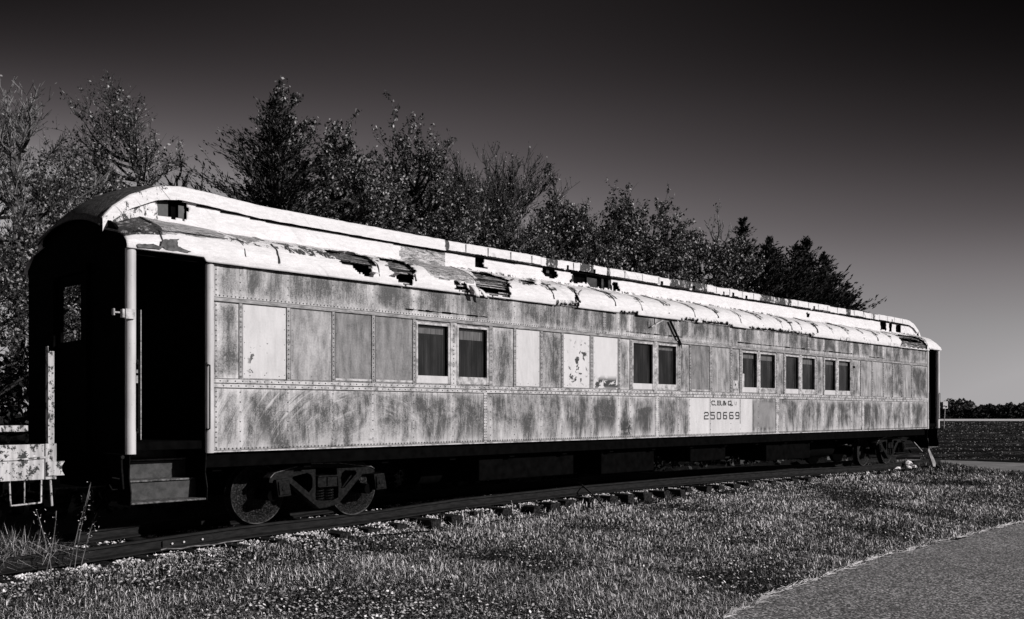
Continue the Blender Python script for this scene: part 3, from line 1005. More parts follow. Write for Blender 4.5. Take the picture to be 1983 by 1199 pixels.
# underframe
mb = MB()
mb.box(.0, 25.6, -.35, .35, .62, 1.04)
mb.box(1.05, 24.6, -1.5, -1.40, .86, 1.045); mb.box(1.05, 24.6, 1.40, 1.5, .86, 1.045)
mb.box(1.1, 24.5, -1.40, 1.40, 1.0, 1.045)
for x in np.arange(1.2, 24.6, 1.35): mb.box(x, x + .12, -1.40, 1.40, .8, .99)
mb.build('underframe', M_BLACK, coach)
for a, b, z in ((6.0, 8.4, .42), (9.2, 10.9, .38), (12.2, 13.6, .5), (15.4, 17.6, .4)):
    mb = MB(); mb.box(a, b, -1.28, -.55, z, .99); mb.build('battery_box', M_BLACK, coach, bevel=.02)
    mb = MB(); mb.box(a + .6, b + .5, .55, 1.3, z, .99); mb.build('battery_box', M_BLACK, coach, bevel=.02)
for a, b, y in ((5.3, 7.6, -.45), (11.0, 13.0, .4), (18.0, 20.0, -.6)):
    mb = MB(); mb.cyl((a, y, .55), (b, y, .55), .2, n=20); mb.build('air_tank', M_BLACK, coach, smooth=True)
for x0, s in ((0, -1), (25.6, 1)):
    mb = MB(); xs = sorted((x0, x0 + s * .5)); mb.box(xs[0], xs[1], -.10, .10, .72, .92)
    xs = sorted((x0 + s * .42, x0 + s * .68)); mb.box(xs[0], xs[1], -.16, .14, .68, .97)
    mb.build('coupler', M_BLACK, coach, bevel=.03)
# uncoupling lever and chain at the near corner
mb = MB(); mb.tube([(-.03, -1.55, 1.02), (-.035, -1.58, .85), (-.02, -1.58, .66)], .013, 8)
mb.cyl((-.03, -1.56, 1.03), (-.03, -1.59, 1.03), .022, n=10)
mb.tube([(-.14, -1.55, .80), (-.06, -1.57, .78)], .008, 6); mb.tube([(-.17, -1.55, .72), (-.14, -1.56, .66), (-.08, -1.56, .66)], .007, 6)
mb.build('uncoupling_lever', M_TRUCK, coach, smooth=True)


# ------------------------------------------------------------------ running gear
def truck(cx, parent, zoff=0.0):
    root_v = None
    FR = [(-.89, .6), (-.88, .66), (-.82, .72), (-.61, .77), (-.39, .81), (-.17, .83), (.24, .82), (.53, .78), (.81, .75), (.88, .71), (.9, .66), (.8, .64), (.67, .64), (.41, .39), (.25, .24), (.07, .2), (-.08, .19), (-.19, .27), (-.56, .57), (-.78, .59)]
    HL = [(-.56, .645), (-.54, .68), (-.28, .725), (-.21, .69), (-.175, .62), (-.18, .47), (-.24, .40)]
    HC = [(-.14, .76), (.21, .75), (.24, .48), (.24, .33), (.1, .28), (-.14, .32)]
    HR = [(.27, .61), (.29, .68), (.36, .73), (.57, .715), (.60, .67), (.33, .43), (.29, .46)]
    def shr(h, k=.90):
        cx_ = sum(p[0] for p in h) / len(h); cz_ = sum(p[1] for p in h) / len(h)
        return [(cx_ + (a - cx_) * k, cz_ + (b - cz_) * k) for a, b in h]
    HL, HR = shr(HL, .84), shr(HR, .84)
    import bmesh

    def frame(side):
        bm = bmesh.new()
        y0, y1 = (-1.24, -1.10) if side < 0 else (1.10, 1.24)
        from mathutils.geometry import tessellate_polygon
        loops = [[Vector((x, z, 0)) for x, z in lp] for lp in (FR, HL, HC, HR)]
        tris = tessellate_polygon(loops)
        allv = [p for lp in loops for p in lp]
        fa = [bm.verts.new((cx + p.x, y0, p.y + zoff)) for p in allv]
        fb = [bm.verts.new((cx + p.x, y1, p.y + zoff)) for p in allv]
        for tr_ in tris:
            try:
                bm.faces.new([fa[q] for q in tr_]); bm.faces.new([fb[q] for q in reversed(tr_)])
            except ValueError: pass
        off = 0
        for lp in loops:
            m_ = len(lp)
            for q in range(m_): bm.faces.new((fa[off + q], fa[off + (q + 1) % m_], fb[off + (q + 1) % m_], fb[off + q]))
            off += m_
        bmesh.ops.recalc_face_normals(bm, faces=bm.faces)
        me = bpy.data.meshes.new('truck_frame'); bm.to_mesh(me); bm.free()
        o = link('truck', me, M_TRUCK, parent)
        md = o.modifiers.new('bevel', 'BEVEL'); md.width = .01; md.segments = 2; md.limit_method = 'ANGLE'
        # raised top flange
        q = MB()
        top = FR[1:10]
        q.prism([(cx + x, z + zoff + .012) for x, z in top] + [(cx + x, z + zoff - .002) for x, z in reversed(top)], y0 - .02, y1 + .02)
        q.build('top_flange', M_TREAD, o, bevel=.004)
        s = -1 if side < 0 else 1
        for jx in (-.72, .93):
            q = MB()
            tilt = .05
            ya, yb_ = sorted((s * 1.10, s * 1.30))
            q.prism([(cx + jx - .10, .64 + zoff), (cx + jx + .10, .65 + zoff), (cx + jx + .13 + tilt * .4, .41 + zoff), (cx + jx - .08 + tilt * .4, .40 + zoff)], ya, yb_)
            jb = q.build('axle_box', M_TRUCK, o, bevel=.012)
            q = MB(); ya, yb_ = sorted((s * 1.301, s * 1.322))
            q.prism([(cx + jx - .07, .61 + zoff), (cx + jx + .07, .615 + zoff), (cx + jx + .10, .44 + zoff), (cx + jx - .05, .43 + zoff)], ya, yb_)
            q.cyl((cx + jx + .01, s * 1.321, .52 + zoff), (cx + jx + .01, s * 1.335, .52 + zoff), .035, n=14)
            q.v = q.v; q.build('box_lid', M_TRUCK, o, bevel=.006)
        # coil springs
        for sx in (-.04, .12):
            pts = []
            for k in range(70):
                a = k / 70 * 2 * math.pi * 5
                pts.append((cx + sx + .062 * math.cos(a), s * 1.17 + .062 * math.sin(a), .30 + zoff + .19 * k / 70))
            q = MB(); q.tube(pts, .013, 5); q.build('spring', M_TRUCK, o, smooth=True)
        # bolster end
        q = MB(); ya, yb_ = sorted((s * .3, s * 1.27))
        q.box(cx - .13, cx + .20, ya, yb_, .50 + zoff, .655 + zoff)
        ya, yb_ = sorted((s * 1.271, s * 1.29))
        q.box(cx - .13, cx + .21, ya, yb_, .64 + zoff, .66 + zoff); q.box(cx + .02, cx + .035, ya, yb_, .51 + zoff, .639 + zoff)
        q.box(cx - .12, cx + .20, ya, yb_, .495 + zoff, .508 + zoff)
        q.build('bolster', M_TRUCK, o, bevel=.006)
        q = MB(); ya, yb_ = sorted((s * 1.12, s * 1.22)); q.box(cx - .14, cx + .24, ya, yb_, .27 + zoff, .30 + zoff)
        q.tube([(cx + .30, s * 1.25, .47 + zoff), (cx + .46, s * 1.25, .64 + zoff)], .012, 8)
        q.build('spring_plank', M_TRUCK, o)
        # wheels
        for wx in (-.81, .81):
            q = MB(); yc = s * .75
            prof = [(.10, .10), (.12, .085), (.30, .04), (.335, .075), (.40, .07), (.415, .05), (.42, -.02), (.445, -.035), (.445, -.055), (.33, -.06), (.1, -.05)]
            prof = [(r_, -s * -1 * yy_ if False else s * yy_) for r_, yy_ in prof]
            q.lathe((cx + wx, .42 + zoff), yc, prof, 44)
            q.build('wheel', M_WHEEL, o, smooth=True)
            q = MB(); q.lathe((cx + wx, .42 + zoff), yc, [(.398, s * .0715), (.404, s * .076), (.412, s * .076), (.416, s * .058), (.398, s * .0715)], 44, False)
            q.build('wheel_rim', M_RIM, o, smooth=True)
        return o
    frame(-1); o2 = frame(1)
    for wx in (-.81, .81):
        q = MB(); q.cyl((cx + wx, -1.2, .42 + zoff), (cx + wx, 1.2, .42 + zoff), .075, n=16)
        q.build('axle', M_BLACK, o2, smooth=True)
    for wx in (-.3, .26):
        q = MB(); q.box(cx + wx, cx + wx + .04, -.7, .7, .3, .38); q.build('brake_beam', M_BLACK, o2)


truck(3.0, coach, 0.0)
truck(22.6, coach, 0.01)

# ------------------------------------------------------------------ roof
PR = [(-1.62, 3.40), (-1.625, 3.48), (-1.60, 3.58), (-1.53, 3.68), (-1.42, 3.755), (-1.28, 3.81), (-1.12, 3.86), (-0.97, 3.91)]
PL = [0]
for a_, b_ in zip(PR, PR[1:]): PL.append(PL[-1] + math.dist(a_, b_))
PS = [q_ / PL[-1] for q_ in PL]
ENDL = [(-.1, .42), (0, .60), (.1, .80), (.22, .93), (.41, 1.09), (.64, 1.09), (1.34, 1.05), (2.2, 1.0), (13, 1.0)]
EE = [(-.1, 3.74), (0, 3.88), (.09, 3.99), (.31, 4.165), (.64, 4.32), (.94, 4.375), (1.33, 4.36), (2.1, 4.31), (4.8, 4.285), (12.8, 4.31), (20, 4.33), (23.5, 4.34), (24.6, 4.33), (25.0, 4.25), (25.35, 4.08), (25.55, 3.90), (25.7, 3.74)]


def lower(x, s, inset=0.0, side=-1):
    y = float(np.interp(s, PS, [p[0] for p in PR])); z = float(np.interp(s, PS, [p[1] for p in PR]))
    xe = min(x, 25.6 - x)
    k = interp(xe, ENDL)
    if z > 3.5: z = 3.5 + (z - 3.5) * k
    zb = 3.455 if xe < .98 else 3.40       # shallower fascia above the steps
    if z < 3.5: z = zb + (z - 3.40) * (3.5 - zb) / .10
    # normal-ish inset
    ny, nz_ = -math.cos(s * 1.45), math.sin(s * 1.45)
    y -= ny * inset; z -= nz_ * inset
    return (x, y if side < 0 else -y, z)


TEAR = dict(
    a=[(3.0, .80), (3.15, .86), (3.62, .93), (3.80, .86), (3.72, .5), (3.61, .25), (3.51, .08), (3.44, .05), (3.37, .11), (3.25, .16), (3.17, .21), (3.03, .25), (2.90, .43)],
    b=[(3.95, .8), (4.36, .90), (4.42, .49), (4.36, .24), (4.34, .03), (4.03, .05), (3.96, .11), (3.95, .2), (3.88, .32), (3.89, .5)],
    c=[(5.14, .19), (5.43, .19), (5.39, .09), (5.525, .02), (5.168, .02)],
    d=[(5.85, .88), (6.35, .92), (6.50, .7), (6.49, .45), (6.42, .25), (6.36, .04), (5.71, .03), (5.6, .15), (5.66, .34)],
    e=[(7.0, .72), (7.3, .74), (7.27, .41), (7.11, .35), (6.75, .38)],
    f=[(8.12, .46), (8.15, .28), (8.11, .0), (7.97, .01)],
    h=[(22.7, .5), (23.4, .82), (24.3, .70), (24.45, .14), (24.43, .04), (22.55, .03), (22.48, .18)],
    i=[(7.5, -.1), (8.0, -.1), (8.0, .04), (7.5, .03)], j=[(9.28, -.1), (9.9, -.1), (9.9, .05), (9.3, .03)],
    k=[(11.3, -.1), (11.95, -.1), (11.95, .06), (11.3, .04)], l=[(12.1, -.1), (13.3, -.1), (13.3, .05), (12.1, .07)], m=[(14.0, -.1), (17.0, -.1), (17.0, .05), (15.5, .08), (14.0, .04)])
CANVAS = [[(4.62, 1.05), (5.56, 1.05), (5.7, .7), (5.6, .21), (5.12, .19), (4.65, .24), (4.60, .6)],
          [(.42, 1.1), (1.5, 1.1), (1.44, .7), (1.29, .34), (.0, .30), (.0, 1.1)],
          [(1.5, 1.1), (2.1, 1.1), (2.075, .8), (1.8, .46), (1.63, .41), (1.56, .7)]]
SEAMX = [.44, 1.53, 2.02, 3.68, 4.36, 4.67, 5.63, 6.43, 7.46, 8.13, 9.19, 10.01, 10.91, 11.82, 12.74, 13.65, 14.63, 15.51, 15.99, 16.48, 17.3, 18.14, 19.08, 19.98, 20.9, 21.8, 22.6, 23.5, 24.5]
PEEL = [(1.4, 3.0, .42, .95, .62), (3.6, 4.7, .45, 1, .7), (4.3, 4.65, .5, .8, .9), (5.4, 6.0, .3, .6, .7), (6.3, 8.4, .42, 1, .62), (8.4, 12.0, .5, 1, .5), (1.3, 2.4, .35, .8, .75), (2.2, 3.2, .3, .7, .85), (0.0, .5, .3, 1, .95), (4.36, 4.62, .55, .85, .8), (6.5, 7.1, .5, 1, .7), (7.6, 8.3, .5, 1, .55), (10.2, 24.5, .5, 1, .46), (8.3, 9.0, .5, .8, .5), (14.2, 14.9, .5, 1, .8), (21, 22.6, .3, .8, .6), (22, 22.5, 0, .3, .8)]


def sheet_disp(x, s):
    bay = sum(1 for q in SEAMX if q < x)
    rb = random.Random(bay * 17 + 3)
    lift = (.010 if bay % 2 else 0.0) + rb.uniform(0, .010)
    lo = SEAMX[bay - 1] if bay > 0 else 0; hi = SEAMX[bay] if bay < len(SEAMX) else 25.6
    k = (x - lo) / max(.1, hi - lo)
    bulge = .026 * math.sin(math.pi * min(1, max(0, k))) * math.sin(math.pi * min(1, s * 1.25)) * (1 if x > 7 else .35)
    sag = .03 * max(0, nz(x, 3, 1, .9)) * max(0, 1 - abs(s - .25) * 4) if x > 2 else 0
    return lift + bulge + sag + .014 * nz(x, s, 2.0, 2.3) + .006 * nz(x, s, 4.0, 7.0)


def roof_lower(side):
    dx = .03 if side < 0 else .2; ns = 40 if side < 0 else 12
    xs = np.arange(0.0, 25.6 + 1e-6, dx); ss = np.linspace(0, 1, ns + 1)
    V = np.zeros((len(xs), len(ss), 3)); tone = np.zeros((len(xs), len(ss))); peel = np.zeros_like(tone)
    bays = sorted(SEAMX)
    for i, x in enumerate(xs):
        for j, s in enumerate(ss):
            V[i, j] = lower(x, s, -sheet_disp(x, s), side)
            if side < 0:
                t_ = 1.0
                xx = x + .05 * nz(x, s, 9, 6); s2 = s + .05 * nz(x, s, 12, 7)
                for c in CANVAS:
                    if inside(xx, s2, c): t_ = 0.0
                if x < .5 and s > .3: t_ = 0.0
                p = 0.12
                for a, b, c, d, e in PEEL:
                    if a <= x <= b and c <= s <= d: p = max(p, e * (.35 if x > 10 and nz(x, 0, 0, .7) < 0 else 1))
                # worn beside every seam
                dm = min(abs(x - q) for q in bays)
                if dm < .13 and s > .3 and x > 7: p = max(p, .85)
                if s < .12 and x > 7 and nz(x, 0, 5, 1.1) > .1: p = max(p, .7)
                tone[i, j] = t_; peel[i, j] = p
            else: tone[i, j] = 1
    keepf = []
    nj = len(ss)
    for i in range(len(xs) - 1):
        for j in range(nj - 1):
            x = xs[i] + dx / 2; s = (ss[j] + ss[j + 1]) / 2
            if side < 0:
                xx = x + .075 * nz(x, s, 1, 8) + .04 * nz(x, s, 6, 22); s2 = s + .05 * nz(x, s, 3, 9) + .03 * nz(x, s, 8, 21)
                if any(inside(xx, s2, p) for p in TEAR.values()): continue
            keepf.append((i * nj + j, (i + 1) * nj + j, (i + 1) * nj + j + 1, i * nj + j + 1))
    o = np_mesh('lower_roof_sheet', V.reshape(-1, 3), keepf, M_ROOF, coach, attrs=dict(tone=tone.ravel(), peel=peel.ravel()), smooth=True)
    md = o.modifiers.new('thick', 'SOLIDIFY'); md.thickness = .005; md.offset = 0
    return o


roof_lower(-1); roof_lower(1)

# decking boards under the sheet, some missing
HOLE = [[(2.94, .44), (3.21, .41), (3.28, .38), (3.61, .34), (3.55, .12), (3.38, .08), (3.21, .18), (3.01, .25)],
        [(4.05, .20), (4.36, .26), (4.36, .10), (4.02, .10)], [(5.6, .15), (6.36, .20), (6.36, .12), (5.7, .08)], [(5.1, .14), (5.5, .14), (5.5, .08), (5.1, .08)],
        [(22.6, .42), (23.6, .52), (24.2, .42), (24.35, .28), (22.9, .26)], [(8.08, .46), (8.15, .28), (8.1, .05), (8.0, .1)]]
V = []; F = []; T = []
rb = random.Random(21)
nb = 22
for j in range(nb):
    x = .1
    while x < 25.3:
        l = rb.uniform(.5, 1.6); x1 = min(25.4, x + l); tn = rb.random() ** 1.2; ins = .035 + rb.uniform(-.006, .012)
        s0, s1 = j / nb + .006, (j + 1) / nb - .006 - (rb.uniform(0, .012))
        steps_ = max(1, int((x1 - x) / .06))
        for q in range(steps_):
            xa_, xb_ = x + (x1 - x) * q / steps_, x + (x1 - x) * (q + 1) / steps_
            xm = (xa_ + xb_) / 2; sm = (s0 + s1) / 2
            if any(inside(xm + .05 * nz(xm, sm, 0, 9), sm, h) for h in HOLE): continue
            k = len(V)
            tl = .01 * nz(xm, j, 0, 1.5)
            V += [lower(xa_, s0, ins + tl), lower(xb_, s0, ins + tl), lower(xb_, s1, ins - tl), lower(xa_, s1, ins - tl)]
            V += [lower(xa_, s0, ins + .02), lower(xb_, s0, ins + .02), lower(xb_, s1, ins + .02), lower(xa_, s1, ins + .02)]
            F += [(k, k + 1, k + 2, k + 3), (k + 4, k + 7, k + 6, k + 5), (k, k + 4, k + 5, k + 1), (k + 3, k + 2, k + 6, k + 7)]; T += [tn] * 8
        x = x1 + .01
np_mesh('roof_decking', V, F, M_PLANK, coach, attrs=dict(tone=T))
# carlines seen through the holes
mb = MB()
for x in np.arange(.8, 25, .62):
    pts = [lower(x, s, .09) for s in (0.02, .25, .5, .75, 1.0)]
    mb.tube(pts, .03, 6)
mb.build('carlines', M_STEP, coach)
mb = MB(); mb.box(.1, 25.5, -1.52, -1.48, 3.40, 3.5); mb.box(.1, 25.5, 1.48, 1.52, 3.40, 3.5); mb.build('side_plate', M_BLACK, coach)

# tarred seams over the joints
for q in SEAMX:
    if q < .3 or (4.5 < q < 5): continue
    V = []; F = []; idx = {}
    s = .10 + .1 * abs(nz(q, 0, 0, 3)); first = True
    while s < 1.0:
        wd = .006 + .024 * abs(nz(q, s, 1, 5)) * (1.4 if q > 8 else .7)
        brk = nz(q, s, 7, 4.5) < -.33 or (any(inside(q, s, p) for p in TEAR.values()))
        xo = q + .018 * nz(q, s, 5, 8)
        d0 = max(sheet_disp(xo - wd, s), sheet_disp(xo + wd, s), sheet_disp(xo, s)) + .004
        V += [lower(xo - wd, s, -d0), lower(xo + wd, s, -d0)]
        if not first and not brk: F.append((len(V) - 4, len(V) - 3, len(V) - 1, len(V) - 2))
        first = False
        s += .02
    if F: np_mesh('roof_seam', V, F, M_SEAM_SHADE, coach)

def flap(x, s_, w_, l_, ang, curl, lean_=0.0, mat=None):
    """a curled tongue of roofing sheet peeling away from (x, s_)"""
    p = Vector(lower(x, s_, -.03)); q = Vector(lower(x, min(1, s_ + .05), -.03)); up = (q - p).normalized()
    out = Vector((0, -up.z, up.y)).normalized(); out = -out if out.y > 0 else out
    ax = Vector((1, 0, 0)); d0 = (up * math.cos(ang) + out * math.sin(ang)); V = []; n = 7; pos = p.copy(); a_ = ang
    for i in range(n + 1):
        wv = w_ * (1 - .35 * (i / n) ** 2)
        j_ = .015 * nz(x + i, s_, 4, 3)
        V += [pos - ax * (wv / 2 + j_) + ax * lean_ * i / n, pos + ax * (wv / 2 - j_) + ax * lean_ * i / n]
        a_ += curl / n; pos = pos + (up * math.cos(a_) + out * math.sin(a_)) * l_ / n
    F = [(2 * i, 2 * i + 1, 2 * i + 3, 2 * i + 2) for i in range(n)]
    o = np_mesh('curled_sheet', [tuple(v_) for v_ in V], F, mat or M_ROOF, coach, attrs=dict(tone=[1.0] * len(V), peel=[.35] * len(V)), smooth=True)
    md = o.modifiers.new('thick', 'SOLIDIFY'); md.thickness = .006; md.offset = 0


flap(5.50, .15, .12, .20, 2.3, 1.2, .05); flap(5.62, .11, .08, .18, 2.1, 1.2, .08)
flap(3.52, .12, .10, .12, 1.0, 1.4, .03); flap(3.92, .14, .10, .12, .8, 1.2, .06); flap(6.40, .30, .08, .14, .9, 1.3, .04)
flap(8.16, .25, .06, .14, .9, 1.0, -.04); flap(7.2, .42, .16, .07, .6, .9); flap(22.5, .12, .10, .14, 1.4, 1.2)

# clerestory wall
CT = [[(.66, 4.24), (.99, 4.26), (1.06, 4.2), (1.08, 4.05), (1.03, 4.0), (.67, 4.0)],
      [(6.19, 4.18), (6.39, 4.18), (6.4, 4.01), (6.48, 3.97), (6.19, 3.97)], [(7.86, 4.21), (8.18, 4.21), (8.3, 4.02), (8.18, 3.97), (7.92, 4.0), (7.84, 4.08)],
      [(8.47, 4.24), (9.86, 4.25), (9.89, 3.93), (9.22, 3.93), (9.15, 3.99), (8.61, 3.96), (8.71, 4.11)], [(9.93, 4.08), (10.07, 4.1), (10.14, 3.93), (9.93, 3.93)],
      [(22.55, 4.19), (23.0, 4.2), (23.0, 3.95), (22.59, 3.93)], [(23.2, 4.17), (23.45, 4.2), (23.4, 3.95), (23.22, 3.93)], [(23.7, 4.17), (24.1, 4.2), (24.1, 3.95), (23.7, 3.93)],
      [(17.98, 4.09), (18.18, 4.09), (18.14, 3.98), (18.01, 3.99)]]
CANVC = [(4.58, 4.3), (5.52, 4.3), (5.54, 3.8), (4.58, 3.8)]


def clerestory(side):
    dx = .03 if side < 0 else .2; nzs = 14
    xs = np.arange(.08, 25.52, dx); V = []; F = []; T = []; P = []
    for x in xs:
        zt = interp(x, EE) - .08; zb = lower(x, 1.0)[2] - .02
        zb = min(zb, zt - .01)
        for k in range(nzs + 1):
            z = zb + (zt - zb) * k / nzs
            y = side * (.975 + .008 * nz(x, z, 0, 3) + .006 * (int(x / 1.45) % 2))
            V.append((x, y, z))
            t_ = 1.0
            if side < 0 and inside(x + .02 * nz(x, z, 3, 9), z, CANVC): t_ = 0.0
            T.append(t_); P.append(.75 if (x < .7 or (x > 5.6 and z < zb + .05)) else (.5 if x > 22 else .0))
    n = nzs + 1
    for i in range(len(xs) - 1):
        for k in range(nzs):
            a = i * n + k; c = V[a]
            if side < 0:
                xx = c[0] + .04 * nz(c[0], c[2], 1, 11); zz = c[2] + .025 * nz(c[0], c[2], 3, 12)
                if any(inside(xx, zz, h) for h in CT): continue
            F.append((a, a + n, a + n + 1, a + 1))
    o = np_mesh('clerestory_wall', V, F, M_ROOF, coach, attrs=dict(tone=T, peel=P), smooth=True)
    md = o.modifiers.new('thick', 'SOLIDIFY'); md.thickness = .006; md.offset = 0


clerestory(-1); clerestory(1)
# ragged panel hanging inside the first opening, posts inside the long one
for b_ in ((.62, .84, -.93, -.925, 4.02, 4.22), (.98, 1.06, -.93, -.925, 4.0, 4.2), (8.75, 8.80, -.93, -.88, 3.93, 4.22), (9.2, 9.5, -.93, -.925, 3.95, 4.12), (9.62, 9.68, -.95, -.90, 3.93, 4.25), (9.84, 9.90, -.95, -.90, 3.93, 4.25), (8.02, 8.1, -.945, -.94, 4.08, 4.17)):
    mb = MB(); mb.box(*b_); mb.build('clerestory_frame', M_STEP, coach)
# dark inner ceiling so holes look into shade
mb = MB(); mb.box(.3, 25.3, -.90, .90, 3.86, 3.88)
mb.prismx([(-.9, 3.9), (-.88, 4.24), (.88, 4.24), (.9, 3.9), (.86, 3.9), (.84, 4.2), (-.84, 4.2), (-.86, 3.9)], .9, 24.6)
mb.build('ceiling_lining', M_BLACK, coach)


# upper roof: arched deck with its edge strip
def upper_roof():
    dx = .06; xs = np.arange(-.06, 25.66, dx); ys = np.linspace(-1, 1, 21)
    V = []; F = []; T = []; P = []
    for x in xs:
        e = interp(x, EE)
        for y in ys:
            V.append((x, y * 1.0, e + .185 * (1 - y * y) + .006 * nz(x, y, 0, 3)))
    n = len(ys)
    for i in range(len(xs) - 1):
        for k in range(n - 1):
            a = i * n + k; F.append((a, a + n, a + n + 1, a + 1))
    o = np_mesh('upper_roof', V, F, M_DOME, coach, smooth=True)
    md = o.modifiers.new('thick', 'SOLIDIFY'); md.thickness = .02; md.offset = -1
    # near and far edge strips
    DARK = [(5.48, 5.56), (7.89, 8.24), (8.86, 9.29), (9.68, 9.80), (11.77, 13.26), (15.51, 17.12), (21.95, 22.1), (20.2, 20.5)]
    for side in (-1, 1):
        V = []; F = []; T = []; P = []
        dx = .03 if side < 0 else .2
        xs = np.arange(-.03, 25.6, dx)
        prof = [(.975, .052), (1.02, .048), (1.034, .03), (1.036, -.04), (1.034, -.125)]
        for x in xs:
            e = interp(x, EE)
            seg = int(x / .52) if x > 5.5 else 0
            q = random.Random(seg)
            o1 = q.uniform(-.008, .008) if x > 5.5 else 0
            o2 = q.uniform(-.012, .012) if x > 5.5 else 0
            hs = .85 if x > 5.5 else 1.0
            for k, (a, b) in enumerate(prof):
                V.append((x, side * (a + o1 + .004 * nz(x, k, 0, 4)), e + b * hs + o2 + .006 * nz(x, k, 3, 6) + (.012 * nz(x, 1, 3, 25) if x > 5.5 and k == 4 else 0)))
                dk = any(a_ < x < b_ for a_, b_ in DARK)
                T.append(1.0); P.append(.98 if dk else (.62 if x < .9 else (.0 if x < 4.9 else .42)))
        n = len(prof)
        for i in range(len(xs) - 1):
            for k in range(n - 1):
                a = i * n + k
                if side < 0 and xs[i] > 5.5 and k == 3 and nz(xs[i], 7, 0, 5) > .42: continue
                F.append((a, a + n, a + n + 1, a + 1))
        o = np_mesh('roof_edge_strip', V, F, M_ROOF, coach, attrs=dict(tone=T, peel=P), smooth=False)
        md = o.modifiers.new('thick', 'SOLIDIFY'); md.thickness = .006; md.offset = 0
    V = []; F = []
    for q in np.arange(5.9, 24.4, .55):
        q += .1 * nz(q, 0, 0, 5); e = interp(q, EE); w_ = .008
        V += [(q - w_, -1.046, e + .03), (q + w_, -1.046, e + .03), (q + w_ * .6, -1.048, e - .11), (q - w_ * .6, -1.048, e - .11)]
        k = len(V) - 4; F.append((k, k + 1, k + 2, k + 3))
    np_mesh('strip_joints', V, F, M_SEAM_SHADE, coach)


upper_roof()
# black line of uneven thickness just under the strip
mb = MB()
rr_ = random.Random(4)
x = 1.2
while x < 24.3:
    l = rr_.uniform(.2, .8); e = interp(x + l / 2, EE); h = rr_.uniform(.007, .016)
    mb.box(x, x + l, -1.005, -.984, e - .135 - h, e - .125 + h * .3); x += l
mb.build('clerestory_dark_line', M_BLACK, coach)
M_BARE = material('bare_primer', lambda t: dict(v=t.rng(t.noise(t.coords(), 18, 6, 0.7), 0.35, 0.65, 0.02, 0.11)), 0.7)
# first bay fascia patches: bare primer where the paint is gone
for poly in ([(.10, 3.51), (.30, 3.53), (.42, 3.52), (.40, 3.485), (.12, 3.47)], [(.42, 3.60), (.62, 3.63), (.60, 3.56), (.66, 3.53), (.78, 3.50), (.74, 3.475), (.46, 3.48), (.40, 3.53)]):
    rg = []
    for (xa_, za_), (xb_, zb_) in zip(poly, poly[1:] + poly[:1]):
        for k in range(6):
            u_ = k / 6; rg.append((xa_ + (xb_ - xa_) * u_ + .018 * nz(xa_ + u_, za_, 0, 9), za_ + (zb_ - za_) * u_ + .016 * nz(xa_, za_ + u_, 3, 9)))
    mb = MB(); mb.prism(rg, -1.655, -1.652); mb.build('bare_patch', M_BARE, coach)
mb = MB(); mb.tube([lower(.12, .36, -.03), lower(.7, .38, -.03), lower(1.35, .40, -.03)], .011, 6); mb.build('eave_bead', M_SEAM_SHADE, coach)

# torn strips hanging from the eave
mb = MB(); mb.prism([(10.93, 3.36), (11.00, 3.37), (11.37, 2.93), (11.33, 2.90)], -1.625, -1.612)
mb.prism([(11.30, 2.94), (11.32, 2.94), (11.30, 2.85), (11.29, 2.85)], -1.625, -1.615); mb.prism([(11.34, 2.93), (11.36, 2.93), (11.38, 2.83), (11.37, 2.83)], -1.625, -1.615)
mb.build('hanging_strip', M_BLACK, coach)
mb = MB(); mb.prism([(10.66, 3.36), (10.72, 3.36), (10.34, 3.20), (10.30, 3.215)], -1.64, -1.632); mb.build('hanging_shred', M_RUSTYWHITE, coach)
mb = MB(); mb.prism([(10.30, 3.36), (10.32, 3.36), (10.32, 3.26), (10.31, 3.26)], -1.71, -1.70); mb.build('hanging_shred', M_BLACK, coach)

# ------------------------------------------------------------------ lettering on the side
ST = .024


def stroke(mb, pts, th=ST, sx=1, closed=False):
    """flat strokes as quads slightly proud of the wall"""
    y0, y1 = YS - .003, YS - .001
    for (x0, z0), (x1, z1) in zip(pts, pts[1:]):
        dx, dz = x1 - x0, z1 - z0; L = math.hypot(dx, dz)
        if L < 1e-6: continue
        ux, uz = dx / L, dz / L; h = th / 2
        ax, az = x0 - ux * h * .7, z0 - uz * h * .7; bx, bz = x1 + ux * h * .7, z1 + uz * h * .7
        mb.prism([(ax - uz * h, az + ux * h), (bx - uz * h, bz + ux * h), (bx + uz * h, bz - ux * h), (ax + uz * h, az - ux * h)], y0 - stroke.k * .00004, y1)
        stroke.k += 1


